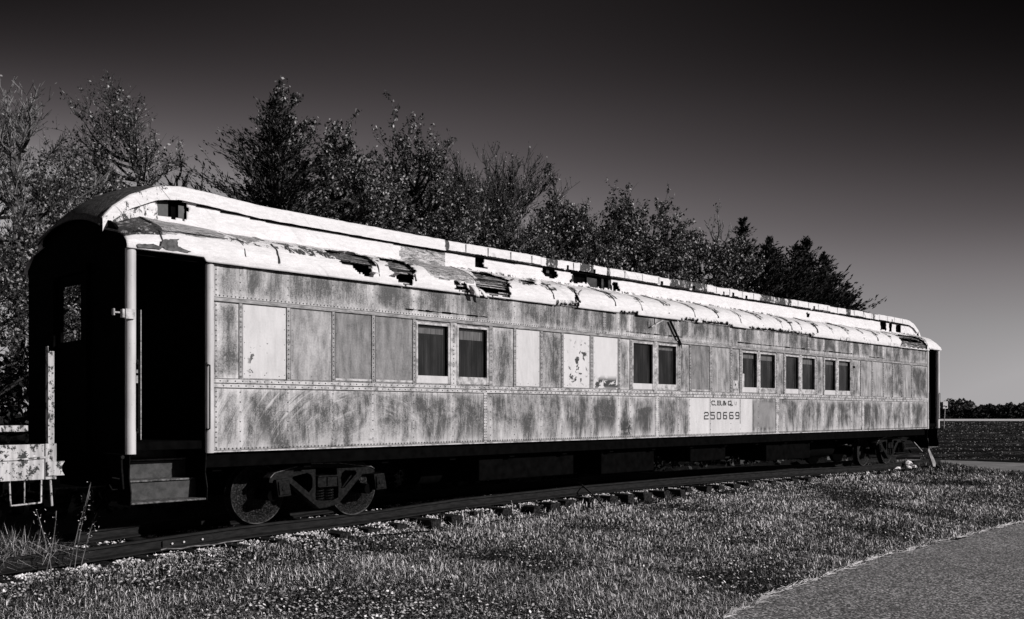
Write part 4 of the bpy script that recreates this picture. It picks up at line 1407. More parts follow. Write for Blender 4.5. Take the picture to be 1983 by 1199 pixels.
stroke.k = 0
GL = {  # unit box strokes
    '2': [[(0, .85), (.12, 1), (.88, 1), (1, .85), (1, .62), (.88, .5), (.12, .5), (0, .38), (0, 0)], [(0, 0), (1, 0)]],
    '5': [[(1, 1), (0, 1)], [(0, 1), (0, .58)], [(0, .58), (.85, .58), (1, .45), (1, .13), (.88, 0), (0, 0)]],
    '0': [[(.12, 0), (0, .12), (0, .88), (.12, 1), (.88, 1), (1, .88), (1, .12), (.88, 0), (.12, 0)]],
    '6': [[(1, 1), (.12, 1), (0, .88), (0, .12), (.12, 0), (.88, 0), (1, .12), (1, .42), (.88, .53), (0, .53)]],
    '9': [[(0, 0), (.88, 0), (1, .12), (1, .88), (.88, 1), (.12, 1), (0, .88), (0, .58), (.12, .47), (1, .47)]],
    'C': [[(1, .8), (1, .9), (.85, 1), (.2, 1), (0, .8), (0, .2), (.2, 0), (.85, 0), (1, .12)], [(1, 1), (1, .75)]],
    'B': [[(0, 0), (0, 1)], [(-.1, 1), (.85, 1), (1, .88), (1, .62), (.85, .52), (.0, .52)], [(.85, .52), (1, .4), (1, .12), (.85, 0), (-.1, 0)]],
    '&': [[(1, .0), (.15, .8), (.2, .95), (.4, 1), (.6, .95), (.6, .8), (.05, .35), (0, .15), (.2, 0), (.5, 0), (.95, .5)], [(.75, .5), (1.1, .5)]],
    'Q': [[(.12, 0), (0, .12), (0, .88), (.12, 1), (.88, 1), (1, .88), (1, .12), (.88, 0), (.12, 0)], [(.6, .25), (1.05, -.12)]],
}
DIG = [(12.267, 12.446), (12.522, 12.687), (12.765, 12.934), (13.017, 13.176), (13.264, 13.439), (13.521, 13.683)]
for ch, (a, b) in zip('250669', DIG):
    mb = MB()
    for s in GL[ch]: stroke(mb, [(a + .014 + (b - a - .028) * p[0], 1.408 + .135 * p[1]) for p in s], .027)
    mb.build('number', M_LETTER, coach)
for ch, (a, b) in zip('CB&Q', [(12.558, 12.687), (12.789, 12.925), (13.004, 13.138), (13.216, 13.354)]):
    mb = MB()
    for s in GL[ch]: stroke(mb, [(a + .01 + (b - a - .02) * p[0], 1.705 + .082 * p[1]) for p in s], .021)
    if ch != '&': stroke(mb, [(b + .030, 1.700), (b + .044, 1.700)], .026)
    mb.build('lettering', M_LETTER, coach)
# traces of older painted-over marks
mb = MB(); stroke(mb, [(13.50, 1.78), (13.50, 1.72), (13.55, 1.70), (13.57, 1.78)], .006); stroke(mb, [(12.50, 1.84), (12.50, 1.1)], .006); stroke(mb, [(13.72, 1.84), (13.72, 1.3)], .010)
stroke(mb, [(12.50, 1.74), (12.55, 1.78)], .01)
mb.build('old_marks', M_TRIM, coach)
mb = MB(); mb.box(13.42, 13.62, YS - .004, YS - .001, 2.06, 2.24); o = mb.build('notice_plate', M_PALE_TRIM, coach)
mb = MB(); mb.prism([(13.50, 2.19), (13.56, 2.15), (13.50, 2.11)], YS - .006, YS - .0041); mb.build('arrow_mark', M_LETTER, o)

# ================================================================== flat car at the left
flat = empty('flat_car', 'white painted flat car end with chipped rusty paint beside the dark coach end', 'rail wagon', (-5, 0, 0))
mb = MB(); mb.box(-12, -.70, -1.34, -1.30, .80, 1.195); mb.build('side_sill', M_RUSTYWHITE, flat, bevel=.005)
mb = MB(); mb.tube([(-12, -1.35, 1.03), (-1.4, -1.35, 1.03), (-1.0, -1.35, 1.035), (-.72, -1.35, 1.05)], .014, 8); mb.build('pipe_rail', M_RUSTYWHITE, flat, smooth=True)
mb = MB(); mb.box(-.80, -.68, -1.36, -1.341, .80, 1.20); mb.build('end_plate', M_RUSTYWHITE, flat, bevel=.004)
for z in (.86, .93, 1.04, 1.12):
    q = MB(); q.rivet(-.74, -1.361, z, .018, .015, 8); q.build('rivet', M_RIVET, flat)
mb = MB(); mb.prism([(-.79, .84), (-.79, 1.0), (-.60, 1.0), (-.63, .95), (-.63, .89), (-.60, .84)], -1.385, -1.362); mb.build('corner_bracket', M_RUSTYWHITE, flat, bevel=.004)
mb = MB(); mb.box(-12, -.70, -1.295, 1.34, .82, 1.10); mb.box(-12, -.72, -1.295, 1.34, 1.101, 1.19); mb.build('deck', M_BLACK, flat)
mb = MB(); mb.box(-.765, -.70, -1.345, -1.33, 1.196, 2.235); mb.box(-.765, -.757, -1.33, -1.27, 1.196, 2.29)
for k in range(9):
    mb.rivet(-.748, -1.345, 1.28 + k * .085, .011, .01); mb.rivet(-.716, -1.345, 1.31 + k * .085, .013, .012)
mb.build('end_post', M_RUSTYWHITE, flat)
mb = MB(); mb.tube([(-1.16, -1.32, .80), (-1.155, -1.34, .53), (-.84, -1.34, .545), (-.83, -1.32, .80)], .010, 8)
mb.tube([(-.735, -1.32, .80), (-.72, -1.33, .50)], .014, 8); mb.tube([(-1.0, -1.3, .8), (-1.0, -1.3, .55)], .008, 6)
mb.build('stirrup_step', M_RUSTYWHITE, flat, smooth=True)
mb = MB(); mb.box(-12, -.9, -.3, .3, .55, .82); mb.box(-.9, -.35, -.1, .1, .72, .9); mb.build('centre_sill', M_BLACK, flat)
truck(-3.6, flat, -.2)
mb = MB(); mb.box(-2.6, -.96, -1.30, -1.02, 1.335, 1.405); o = mb.build('white_plank', M_RUSTYWHITE, None, bevel=.006)
tag(o, 'white chipped plank lying over the dark pipes on the flat car', 'plank')
for k, (px_, r_) in enumerate(((-.95, .052), (-1.14, .052))):
    mb = MB()
    a = Vector((px_ - 1.4, -1.20 + 1.2, 1.262)); b = Vector((px_, -1.22, 1.262))
    n = 20; d = (b - a).normalized(); u = Vector((0, 0, 1)); w_ = d.cross(u)
    for rr0, (p, q) in ((r_, (a, b)), (r_ * .86, (a, b))):
        mb.cyl(p, q, rr0, n=n, caps=False)
    vs = []
    for rr0 in (r_, r_ * .86):
        for i in range(n): vs.append(b + (u * math.sin(2 * math.pi * i / n) + w_ * math.cos(2 * math.pi * i / n)) * rr0)
    mb.addm(vs, [(i, (i + 1) % n, n + (i + 1) % n, n + i) for i in range(n)])
    o = mb.build('steel_pipe', M_TRUCK, None)
    tag(o, ('dark open-ended steel pipe on the flat car, nearer its corner' if k == 0 else 'dark steel pipe on the flat car at the left edge of the photo'), 'pipe', 'pipes on the flat car')

# ------------------------------------------------------------------ track end and bits
mb = MB(); mb.prismx([(-1.25, -.12), (-1.18, -.14), (-.95, .42), (-1.05, .44)], 25.9, 26.0)
mb.v = []; mb.f = []
mb.prism([(25.35, .44), (25.52, .42), (26.1, -.06), (26.02, -.22), (25.9, -.2)], -1.30, -1.22)
tag(mb.build('wheel_stop', material('scuffed_grey_plate', lambda t: dict(v=t.rng(t.noise(t.coords(), 8, 5), .3, .7, .12, .32)), .6), None, bevel=.01), 'slanted grey steel plate at the end of the track below the coach steps', 'wheel stop')
rr_ = random.Random(8)
for i, (x, y, z, s) in enumerate(((24.7, -.95, -.02, .10), (24.0, -.9, -.1, .11), (25.1, -1.0, -.1, .09), (24.9, -.9, .12, .12))):
    mb = MB(); mb.lathe((x, z), y, [(.3 * s, -s), (s, -.5 * s), (1.15 * s, .2 * s), (.6 * s, .8 * s)], 7)
    mb.v = [(a + rr_.uniform(-.03, .03), b + rr_.uniform(-.03, .03), gh(x, y) + .04 + (c - z) * .6 + (.12 if i == 3 else 0) + rr_.uniform(-.02, .02)) for a, b, c in mb.v]
    tag(mb.build('white_rock', material('limestone_%d' % i, lambda t: .8, .8), None, bevel=.01), ['white rock near the rear wheel of the coach', 'white rock left of the rock pile by the rear wheel', 'white rock below the rear coach steps', 'white rock resting on top of the pile by the rear wheel'][i], 'rock', 'white rocks by the rear wheels')
mb = MB(); mb.tube([(23.9, -1.45, .66), (24.55, -1.45, .36)], .014, 6)
tag(mb.build('brake_rod', M_PALE_TRIM, coach), None)
mb = MB(); mb.tube([(8.75, -1.75, rz(9) - .36), (9.0, -1.3, rz(9) - .16), (9.35, -.6, rz(9) + .05)], .016, 6)
tag(mb.build('stick', M_BARK, None), 'dark broken stick leaning across the near rail', 'stick')
pts = []
for k in range(60):
    x = 3.6 + k * .12; y = -1.62 + .12 * nz(x, 0, 0, .9); pts.append((x, y, gh(x, y) + .05 + .05 * abs(nz(x, 2, 0, 1.3))))
mb = MB(); mb.tube(pts, .009, 5); tag(mb.build('cable', M_BLACK, None), 'thin black cable lying along the ends of the ties', 'cable')
mb = MB(); pts = [(.7 + k * .09, -1.02 + .05 * nz(k, 0, 0, .4), rz(1) - .13 + .02 * nz(k, 1, 0, .5)) for k in range(14)]
mb.tube(pts, .009, 5); tag(mb.build('dry_stalk', M_BLADE_PLAIN if False else M_TWIG, None), 'long pale dry stalk lying beside the rail joint', 'stalk')

# weeds with seed heads at the left
rw = random.Random(31)
for i, (x, y, h) in enumerate(((-.60, -1.0, .80), (-.42, -1.02, 1.08), (-.34, -.98, .95), (-.68, -1.04, .75), (-.28, -1.0, .7))):
    mb = MB(); g = gh(x, y); p = Vector((x, y, g)); pts = [p]
    d = Vector((rw.uniform(-.12, .2), rw.uniform(-.1, .1), 1)).normalized()
    for k in range(8):
        d = (d + Vector((rw.uniform(-.08, .08), rw.uniform(-.08, .08), 0))).normalized(); p = p + d * h / 8; pts.append(p)
    mb.tube(pts, .0042, 5)
    root = mb.build('tall_weed', M_TWIG, None)
    tag(root, ['dry weed stem standing just right of the flat car corner bracket', 'tallest dry weed with a nodding seed head by the coach end', 'leaning dry weed closest to the coach end wall', 'shortened dry weed directly below the flat car corner bracket', 'short dry weed at the foot of the coach end'][i], 'weed', 'dry weeds between the flat car and the coach')
    vs = []; n = 0
    for k in range(26):
        c = pts[4] + (pts[-1] - pts[4]) * rw.random() + Vector((rw.gauss(0, .03), rw.gauss(0, .03), rw.gauss(0, .02)))
        a = Vector((rw.gauss(0, 1), rw.gauss(0, 1), rw.gauss(0, 1))).normalized() * rw.uniform(.006, .018); b = a.orthogonal().normalized() * .005
        vs += [c - a, c + b, c + a, c - b]; n += 1
    sh_ = np_mesh('seed_head', [tuple(v_) for v_ in vs], np.arange(4 * n).reshape(n, 4), M_BLADE, root, attrs=dict(tone=np.repeat(np.array([rw.random() for _ in range(n)]), 4))); sh_['kind'] = 'stuff'

# road sign far off
sx_, sy_ = 0, 0
d_ = 120.0; u_ = (1829.5 - 991.5) / 1837.0
px_ = CAM.x + d_ * (VX + u_ * LX); py_ = CAM.y + d_ * (VY + u_ * LY)
sign = empty('road_sign', 'small white rectangular sign on a thin leaning post beyond the end of the coach', 'road sign', (px_, py_, -.6))
lat = Vector((LX, LY, 0)); dep = Vector((VX, VY, 0)); bp = Vector((px_, py_, -.6))


def quad3(mb, c, w_, h, th, tilt=0.0):
    U = (lat + Vector((0, 0, tilt))).normalized(); W = Vector((0, 0, 1)) - U * tilt
    vs = []
    for dd in (0, th):
        for a, b in ((-w_, -h), (w_, -h), (w_, h), (-w_, h)): vs.append(c + U * a + W * b + dep * dd)
    mb.addm(vs, [(0, 1, 2, 3), (7, 6, 5, 4), (0, 4, 5, 1), (1, 5, 6, 2), (2, 6, 7, 3), (3, 7, 4, 0)])


mb = MB(); mb.cyl(bp + lat * (-.12), bp + Vector((0, 0, 2.9)) + lat * .05, .06, n=8); mb.build('post', M_PALE_TRIM, sign)
mb = MB(); quad3(mb, bp + Vector((0, 0, 3.05)) - dep * .1 + lat * .05, .30, .46, .03); pl = mb.build('sign_plate', M_FARROAD, sign)
mb = MB(); quad3(mb, bp + Vector((0, 0, 2.92)) - dep * .14 - lat * .08, .09, .06, .02); quad3(mb, bp + Vector((0, 0, 2.84)) - dep * .14 + lat * .17, .08, .1, .02); mb.build('symbol', M_LETTER, pl)

# ================================================================== trees
def segs_mesh(name, S, mat, parent, n=3):
    """S: list of (p0,p1,r0,r1) -> tubes"""
    P0 = np.array([s[0] for s in S]); P1 = np.array([s[1] for s in S]); r0 = np.array([s[2] for s in S]); r1 = np.array([s[3] for s in S])
    d = P1 - P0; d /= np.maximum(1e-6, np.linalg.norm(d, axis=1))[:, None]
    ref = np.where(np.abs(d[:, 2:3]) > .9, np.array([[1., 0, 0]]), np.array([[0, 0, 1.]]))
    a = np.cross(d, ref); a /= np.linalg.norm(a, axis=1)[:, None]; b = np.cross(d, a)
    V = []
    for P, r in ((P0, r0), (P1, r1)):
        for i in range(n):
            an = 2 * math.pi * i / n
            V.append(P + a * (math.cos(an) * r)[:, None] + b * (math.sin(an) * r)[:, None])
    V = np.stack(V, 1).reshape(-1, 3); N = len(S)
    F = np.array([(i, (i + 1) % n, n + (i + 1) % n, n + i) for i in range(n)])
    F = (F[None] + 2 * n * np.arange(N)[:, None, None]).reshape(-1, 4)
    return np_mesh(name, V, F, mat, parent)


def deciduous(rs, x, y, g, ztop, R_, boughs, peaks=0, fine=1.0, upward=.35, flat=1.0):
    """trunk, boughs that reach a lumpy dome, sub-branches and twigs; returns segments by order"""
    H = ztop - g
    Rz = min(H * .62, R_ * 1.55) * flat
    zc = ztop - Rz
    S = [[], [], [], []]
    ph = rs.uniform(0, 6.28, 6)

    def path(p0, p1, n, r0, r1, lev, sag=.0, wob=.06):
        d = p1 - p0; L = np.linalg.norm(d); pts = [p0]
        side_ = rs.normal(0, 1, 3); side_ -= d * side_.dot(d) / max(1e-6, L * L); side_ *= wob * L
        for i in range(1, n + 1):
            t_ = i / n
            q = p0 + d * t_ + side_ * math.sin(t_ * 3.1) + np.array([0, 0, -sag * L * math.sin(t_ * 3.14)]) + rs.normal(0, .015 * L, 3) * (i < n)
            pts.append(q)
        for i in range(n): S[lev].append((pts[i], pts[i + 1], r0 + (r1 - r0) * i / n, r0 + (r1 - r0) * (i + 1) / n))
        return pts
    base = np.array([x, y, g]); top = np.array([x + rs.normal(0, .15 * R_), y, zc + Rz * .55])
    tp = path(base, top, 7, .02 * H + .03, .03, 0, wob=.03)

    def at(z):
        for a, b in zip(tp, tp[1:]):
            if a[2] <= z <= b[2]: return a + (b - a) * (z - a[2]) / max(1e-6, b[2] - a[2])
        return tp[-1]
    ends = []
    for i in range(boughs):
        u = rs.uniform(-.35, 1) ; az_ = rs.uniform(0, 6.28); c_ = math.sqrt(max(0, 1 - u * u)) if u > 0 else 1.0
        lump = 1 + .16 * math.sin(2 * az_ + ph[0]) + .13 * math.sin(3 * az_ + 4 * u + ph[1]) + .10 * math.sin(7 * az_ + ph[2] + 5 * u)
        k = rs.uniform(.55, 1.0) ** .6 * min(1.2, lump)
        ends.append(np.array([x + R_ * c_ * math.cos(az_) * k, y + R_ * c_ * math.sin(az_) * k, zc + Rz * u * (k if u < .6 else min(1.0, k + .08))]))
    for i in range(peaks):
        a_ = rs.uniform(0, 6.28); q = rs.uniform(.1, .5)
        ends.append(np.array([x + R_ * q * math.cos(a_), y, ztop + Rz * (.30 if i == 0 else rs.uniform(.05, .22))]))
    for e in ends:
        dist = np.linalg.norm(e[:2] - np.array([x, y]))
        z0 = max(g + .25 * H, min(e[2] - .35 * dist - .4 * rs.uniform(.5, 1.6), tp[-1][2]))
        p0 = at(z0)
        pts = path(p0, e, 5, .012 * H * rs.uniform(.5, .9) * .55 + .01, .010, 1, sag=.10)
        bd = e - p0; bl = np.linalg.norm(bd); bd /= max(bl, 1e-6)
        nsub = int(rs.integers(7, 11) * fine)
        for _ in range(nsub):
            t_ = rs.uniform(.35, 1.0); f = t_ * 5; i = min(4, int(f)); q = pts[i] + (pts[i + 1] - pts[i]) * (f - i)
            r_ = rs.normal(0, 1, 3); d = bd * .8 + r_ / np.linalg.norm(r_) * .85 + np.array([0, 0, upward]); d /= np.linalg.norm(d)
            L = R_ * rs.uniform(.16, .38)
            sp = path(q, q + d * L, 3, .009, .005, 2, wob=.10)
            for _ in range(int(5 * fine)):
                j = rs.integers(0, 3); w_ = sp[j] + (sp[j + 1] - sp[j]) * rs.uniform(0, 1)
                r_ = rs.normal(0, 1, 3); d2 = d * .8 + r_ / np.linalg.norm(r_) * .7 + np.array([0, 0, upward * .8]); d2 /= np.linalg.norm(d2)
                S[3].append((w_, w_ + d2 * L * rs.uniform(.25, .6), .005, .003))
    return S


def leafcloud(P, n, size, jit, rs, tonep=1.0, droop=0.0):
    idx = rs.integers(0, len(P), n)
    c = P[idx] + rs.normal(0, jit, (n, 3)); c[:, 2] -= droop * rs.uniform(0, 1, n)
    s = size * rs.uniform(.5, 1.5, n)
    a = rs.normal(0, 1, (n, 3)); a /= np.linalg.norm(a, axis=1)[:, None]
    b = np.cross(a, rs.normal(0, 1, (n, 3))); b /= np.linalg.norm(b, axis=1)[:, None]
    V = np.stack([c + a * s[:, None], c + b * s[:, None] * .5, c - a * s[:, None], c - b * s[:, None] * .5], 1)
    return V.reshape(-1, 3), np.arange(4 * n).reshape(n, 4), np.repeat(rs.uniform(0, 1, n) ** tonep, 4)


def make_tree(name, label, x, y, ztop, R_, seed, leaves=6000, lsize=.045, twig=M_BARK, boughs=40, peaks=0, fine=1.0, upward=.35, flat=1.0, minr=.005, jit=.045, tonep=1.0, group='trees behind the coach'):
    rs = np.random.default_rng(seed)
    g = gh(x, y)
    S = deciduous(rs, x, y, g, ztop, R_, boughs, peaks, fine, upward, flat)
    root = empty(name, label, 'tree', (x, y, g), group)
    segs_mesh('trunk', S[0], twig, root, 7)
    cr = segs_mesh('crown', [(a, b, max(minr, r0), max(minr * .8, r1)) for L in S[1:] for a, b, r0, r1 in L], twig, root, 3)
    if leaves:
        E0 = np.array([s_[0] for s_ in S[3]]); E1 = np.array([s_[1] for s_ in S[3]])
        # leaves sit in sprays: some twigs carry many, some hardly any
        wgt = rs.uniform(0, 1, len(E0)) ** 2 + .05; wgt /= wgt.sum()
        k = rs.choice(len(E0), leaves, p=wgt)
        P = E0[k] + (E1[k] - E0[k]) * rs.uniform(.1, 1.1, (leaves, 1))
        c = P + rs.normal(0, jit, (leaves, 3)); s_ = lsize * rs.uniform(.45, 1.45, leaves)
        a = rs.normal(0, 1, (leaves, 3)); a /= np.linalg.norm(a, axis=1)[:, None]
        b = np.cross(a, rs.normal(0, 1, (leaves, 3))); b /= np.linalg.norm(b, axis=1)[:, None]
        V_ = np.stack([c + a * s_[:, None], c + b * s_[:, None] * .55, c - a * s_[:, None], c - b * s_[:, None] * .55], 1).reshape(-1, 3)
        np_mesh('leaves', V_, np.arange(4 * leaves).reshape(leaves, 4), M_LEAF, cr, attrs=dict(tone=np.repeat(rs.uniform(0, 1, leaves) ** tonep, 4)))
    return root


def make_cedar(name, label, x, y, ztop, R_, seed, n=9000, lean=.0, wind=.25, M=None, boost=1.0, ns=1.0, group='trees behind the coach'):
    rs = np.random.default_rng(seed)
    g = gh(x, y); H = ztop - g
    root = empty(name, label, 'tree', (x, y, g), group)
    S = []; p = np.array([x, y, g])
    for k in range(12):
        q = np.array([x + lean * (k + 1) / 12 * H + rs.normal(0, .03), y + rs.normal(0, .03), g + H * (k + 1) / 12])
        S.append((p, q, .14 * (1 - k / 12.5), .14 * (1 - (k + 1) / 12.5))); p = q
    segs_mesh('trunk', S, M_BARK, root, 6)
    B = []; C = []; D = []
    nb_ = int(H * 17 * boost)
    for i in range(nb_):
        f = 1 - .70 * rs.uniform(0, 1) ** .85
        z = g + H * f
        prof = min((1 - f) * R_ * 2.0, R_ * .95) + .07
        L = prof * rs.uniform(.45, 1.2)
        if rs.uniform() < .14: L *= 1.2
        az_ = rs.uniform(0, 2 * np.pi)
        d = np.array([math.cos(az_), math.sin(az_), rs.uniform(.05, .5) + .4 * f])
        d[0] += wind * .4
        p0 = np.array([x + lean * (z - g), y, z]); pts = [p0]
        m_ = max(3, int(L / .16))
        for k in range(m_):
            d2 = d + np.array([0, 0, .10 * k / m_ * 3 - .25]); d2 /= np.linalg.norm(d2)
            pts.append(pts[-1] + d2 * L / m_)
        for k in range(m_): B.append((pts[k], pts[k + 1], .018 * (1 - k / m_) + .004, .016 * (1 - (k + 1) / m_) + .004))
        for k in range(m_ + 1):
            w_ = (.24 * (1 - k / (m_ + 1)) ** 1.2 + .03) * min(1.0, .25 + prof)
            for _ in range(max(4, int((9 * w_ / .2) / ns ** 1.6))):
                t_ = rs.uniform(-.5, .5)
                C.append(pts[k] + d * t_ * .15 + rs.normal(0, 1, 3) * np.array([w_ * .45, w_ * .45, .05])); dd = d + rs.normal(0, .35, 3) + np.array([.2 * wind, 0, .15]); D.append(dd / np.linalg.norm(dd))
    segs = segs_mesh('crown', B, M_BARK, root, 3)
    C = np.array(C); D = np.array(D); m_ = len(C)
    s = rs.uniform(.05, .15, m_)[:, None] * ns
    w_ = np.cross(D, rs.normal(0, 1, (m_, 3))); w_ /= np.linalg.norm(w_, axis=1)[:, None]
    V_ = np.stack([C - D * s * .6, C + w_ * s * .28, C + D * s, C - w_ * s * .28], 1).reshape(-1, 3)
    np_mesh('needles', V_, np.arange(4 * m_).reshape(m_, 4), M or M_NEEDLE, segs, attrs=dict(tone=np.repeat(rs.uniform(0, 1, m_), 4)))
    return root


M_CEDARSPECK = material('speckled_conifer_foliage', m_attr(0.001, 0.14, 4.0), 0.8, 0.1)  # pale flecks scattered at random over very dark needles
T = make_tree
T('bare_tree', 'tall pale leafless tree at the left edge behind the flat car', 2.3, 9, 8.3, 1.7, 11, 500, .04, M_TWIG, 30, 0, 1.5, .6, minr=.006)
T('bare_tree', 'leafless tree with fine twigs rising at the top left corner of the trees', 3.0, 12.5, 9.2, 2.0, 12, 1500, .035, M_BARK, 44, 0, 1.5, .5, minr=.007)
T('leafy_tree', 'round airy tree with small pale leaves above the left end of the coach', 5.7, 12, 9.8, 2.1, 13, 14000, .034, M_BARK, 62, 0, 1.2, .5, flat=1.15)
T('leafy_tree', 'low leafy tree seen left of the dark end of the coach', 2.9, 8.2, 7.0, 1.9, 14, 11000, .036, M_BARK, 40)
T('leafy_tree', 'bushy tree directly behind the flat car at the left edge', .9, 7.2, 5.4, 2.0, 15, 11000, .034, M_BARK, 40)
T('leafy_tree', 'leafy tree seen through the end door window of the coach', 4.2, 9.2, 6.9, 2.0, 16, 12000, .036, M_BARK, 40)
T('bare_sapling', 'thin leafless sapling between the airy tree and the first conifer', 7.5, 12, 9.1, .9, 17, 20, .04, M_TWIG, 16, 0, .7, 1.0, minr=.006, flat=2.0)
T('bare_sapling', 'small leafless sapling touching the first conifer on its left', 8.3, 12.4, 8.8, .9, 18, 20, .04, M_TWIG, 16, 0, .7, 1.0, minr=.006, flat=2.0)
make_cedar('conifer', 'largest dark conifer with spreading ragged boughs over the coach roof', 8.6, 9, 9.8, 3.6, 19, wind=-.1, M=M_CEDARSPECK, boost=2.2, ns=.6)
T('leafy_tree', 'tree with tall leafy leaders growing through the largest conifer', 10.2, 10.8, 10.0, 1.2, 20, 8000, .05, M_BARK, 26, 2, 1.0, .6)
T('leafy_tree', 'narrow leafy tree with one upright shoot right of the largest conifer', 10.7, 9.2, 9.0, 1.2, 21, 9000, .05, M_BARK, 24, 2, 1.0, .6, flat=1.1)
T('leafy_tree', 'low spreading leafy tree in the gap right of the upright shoot', 11.6, 9.4, 8.9, 2.2, 22, 17000, .045, M_BARK, 50)
T('leafy_tree', 'dense leafy bush crown low between the conifer and the pointed tree', 12.4, 10.2, 8.9, 2.2, 122, 17000, .045, M_BARK, 50)
T('leafy_tree', 'dense dark pointed leafy tree behind the middle left of the roof', 13.9, 10, 9.9, 2.2, 23, 20000, .047, M_BARK, 54, 2, 1.0, .5)
T('leafy_tree', 'shorter dark leafy tree against the right flank of the pointed one', 15.4, 10.2, 9.2, 2.0, 123, 16000, .045, M_BARK, 46)
T('twiggy_tree', 'domed half bare tree with fine twigs behind the grey roof patch', 18.6, 11, 10.3, 2.8, 24, 15000, .036, M_BARK, 110, 0, 1.5, .7, minr=.009)
T('twiggy_tree', 'half bare tree left of the domed one, partly hidden by dark leaves', 16.7, 11.5, 9.9, 2.5, 25, 10000, .036, M_BARK, 70, 0, 1.5, .7, minr=.009)
T('leafy_tree', 'low leafy crown in front of the domed half bare tree', 18.0, 9.4, 8.3, 2.5, 124, 18000, .045, M_BARK, 50)
T('leafy_tree', 'small loose leafy tree right of the domed half bare tree', 20.5, 9.2, 9.0, 1.7, 26, 14000, .05, M_BARK, 40, 1)
T('leafy_tree', 'dark leafy tree with a low crown above the torn clerestory', 22.0, 10, 9.0, 2.4, 27, 18000, .052, M_BARK, 50)
T('leafy_tree', 'wide dark leafy tree with a flat top behind the middle of the roof', 24.3, 10, 9.5, 2.5, 28, 22000, .055, M_BARK, 56)
T('leafy_tree', 'dark leafy tree with the highest crown right of the flat topped one', 26.6, 10, 10.2, 2.3, 29, 22000, .055, M_BARK, 56)
T('leafy_tree', 'lower leafy tree between the wide dark tree and the bare twigs', 28.9, 9, 8.9, 2.4, 30, 19000, .055, M_BARK, 50)
T('bare_tree', 'leafless tree standing just left of the pointed conifer', 32.9, 11, 10.2, 1.5, 31, 60, .05, M_TWIG, 14, 1, .6, .9, minr=.015)
T('leafy_tree', 'leafy tree at the foot of the leafless tree beside the conifers', 30.8, 9, 8.6, 2.2, 32, 18000, .055, M_BARK, 46)
make_cedar('conifer', 'dark pointed conifer with the tallest tip toward the right', 32.2, 9, 9.95, 2.4, 33, wind=.2, lean=-.02, boost=1.7)
make_cedar('conifer', 'dark conifer between the two pointed ones', 34.8, 9.6, 9.2, 3.6, 34, wind=.6, boost=1.9)
make_cedar('conifer', 'black conifer with a small detached tuft for a tip', 36.9, 10.4, 10.0, 2.7, 35, wind=.4, boost=1.7)
make_cedar('conifer', 'black wind swept conifer with a slim leaning tip', 37.8, 9, 9.9, 3.2, 36, wind=.7, boost=1.9)
make_cedar('conifer', 'black conifer stepping down toward the right end of the row', 40.4, 9.2, 9.2, 2.6, 37, wind=.6, boost=1.9)
make_cedar('conifer', 'smallest black conifer at the right end of the row above the roof', 42.3, 9, 8.15, 1.3, 38, wind=.6, boost=1.8)
make_cedar('conifer', 'broad black conifer low behind the end conifers', 41.2, 10.2, 8.2, 2.6, 39, wind=.4, boost=1.6)
make_cedar('conifer', 'black conifer filling the dip right of the tallest pointed tip', 33.5, 8.6, 9.2, 3.4, 40, wind=.5, boost=1.9)
make_cedar('conifer', 'black conifer just left of the slim leaning tip', 36.0, 8.6, 9.3, 3.4, 41, wind=.5, boost=1.9)
make_cedar('conifer', 'black conifer on the slope right of the slim leaning tip', 39.3, 8.8, 9.3, 3.2, 42, wind=.7, boost=1.9)


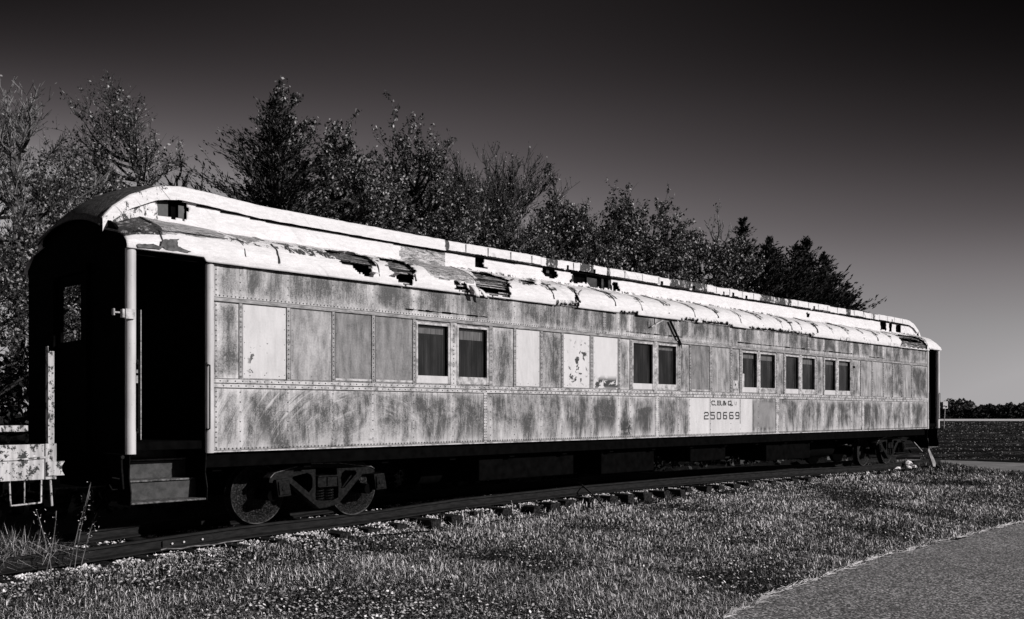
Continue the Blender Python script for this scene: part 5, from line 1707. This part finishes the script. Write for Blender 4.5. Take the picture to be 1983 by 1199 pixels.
# undergrowth beneath the trees: a dark thicket nobody could count
def thicket():
    rs = np.random.default_rng(77)
    n = 42000
    x = rs.uniform(-12, 46, n); y = 8.2 + rs.normal(0, .7, n) + .4 * np.sin(x)
    top = 2.6 + 1.1 * np.array([nz(a, 0, 0, .35) for a in x]) + np.clip(x / 40, 0, 1) * 1.6
    z = -.6 + (top + .6) * rs.uniform(0, 1, n) ** .8
    c = np.stack([x, y, z], 1); s = .10 * rs.uniform(.5, 1.5, n) * (1 + np.clip(x, 0, 40) / 40)
    a = rs.normal(0, 1, (n, 3)); a /= np.linalg.norm(a, axis=1)[:, None]
    b = np.cross(a, rs.normal(0, 1, (n, 3))); b /= np.linalg.norm(b, axis=1)[:, None]
    V_ = np.stack([c + a * s[:, None], c + b * s[:, None] * .6, c - a * s[:, None], c - b * s[:, None] * .6], 1).reshape(-1, 3)
    o = np_mesh('undergrowth', V_, np.arange(4 * n).reshape(n, 4), M_LEAF, attrs=dict(tone=np.repeat(rs.uniform(0, .32, n), 4)))
    tag(o, 'dark leafy undergrowth filling the ground beneath the row of trees', 'undergrowth', kind='stuff')


thicket()


def far_wood():
    rs = np.random.default_rng(78)
    n = 36000
    u = rs.uniform(.30, .80, n); d = 300 + rs.uniform(0, 25, n)
    tab = [(.30, 6), (.45, 6.0), (.458, 7.2), (.475, 7.4), (.485, 6.6), (.492, 5.0), (.5, 5.4), (.51, 5.2), (.52, 5.6), (.53, 5.6), (.54, 6.1), (.60, 6.4), (.8, 6.5)]
    top = np.interp(u, [a for a, b in tab], [b for a, b in tab]) + np.array([1.3 * nz(a * 140, 0, 0) + .8 * nz(a * 480, 3, 0) for a in u])
    z = -.6 + (top * .88 - .4) * rs.uniform(0, 1, n) ** .75
    x = CAM.x + d * VX + d * u * LX; y = CAM.y + d * VY + d * u * LY
    c = np.stack([x, y, z], 1); s = rs.uniform(.25, .7, n)
    a = rs.normal(0, 1, (n, 3)); a /= np.linalg.norm(a, axis=1)[:, None]
    b = np.cross(a, rs.normal(0, 1, (n, 3))); b /= np.linalg.norm(b, axis=1)[:, None]
    V_ = np.stack([c + a * s[:, None], c + b * s[:, None] * .6, c - a * s[:, None], c - b * s[:, None] * .6], 1).reshape(-1, 3)
    pale = np.where((u < .50) & (z > 2.6), 1.0, .45)
    o = np_mesh('far_wood', V_, np.arange(4 * n).reshape(n, 4), material('far_wood_foliage', m_attr(0.002, .28, 3.0), .8), attrs=dict(tone=np.repeat(rs.uniform(0, 1, n) * pale, 4)))
    tag(o, 'dark line of far-off trees on the horizon beyond the pale road', 'wood', kind='stuff')


far_wood()
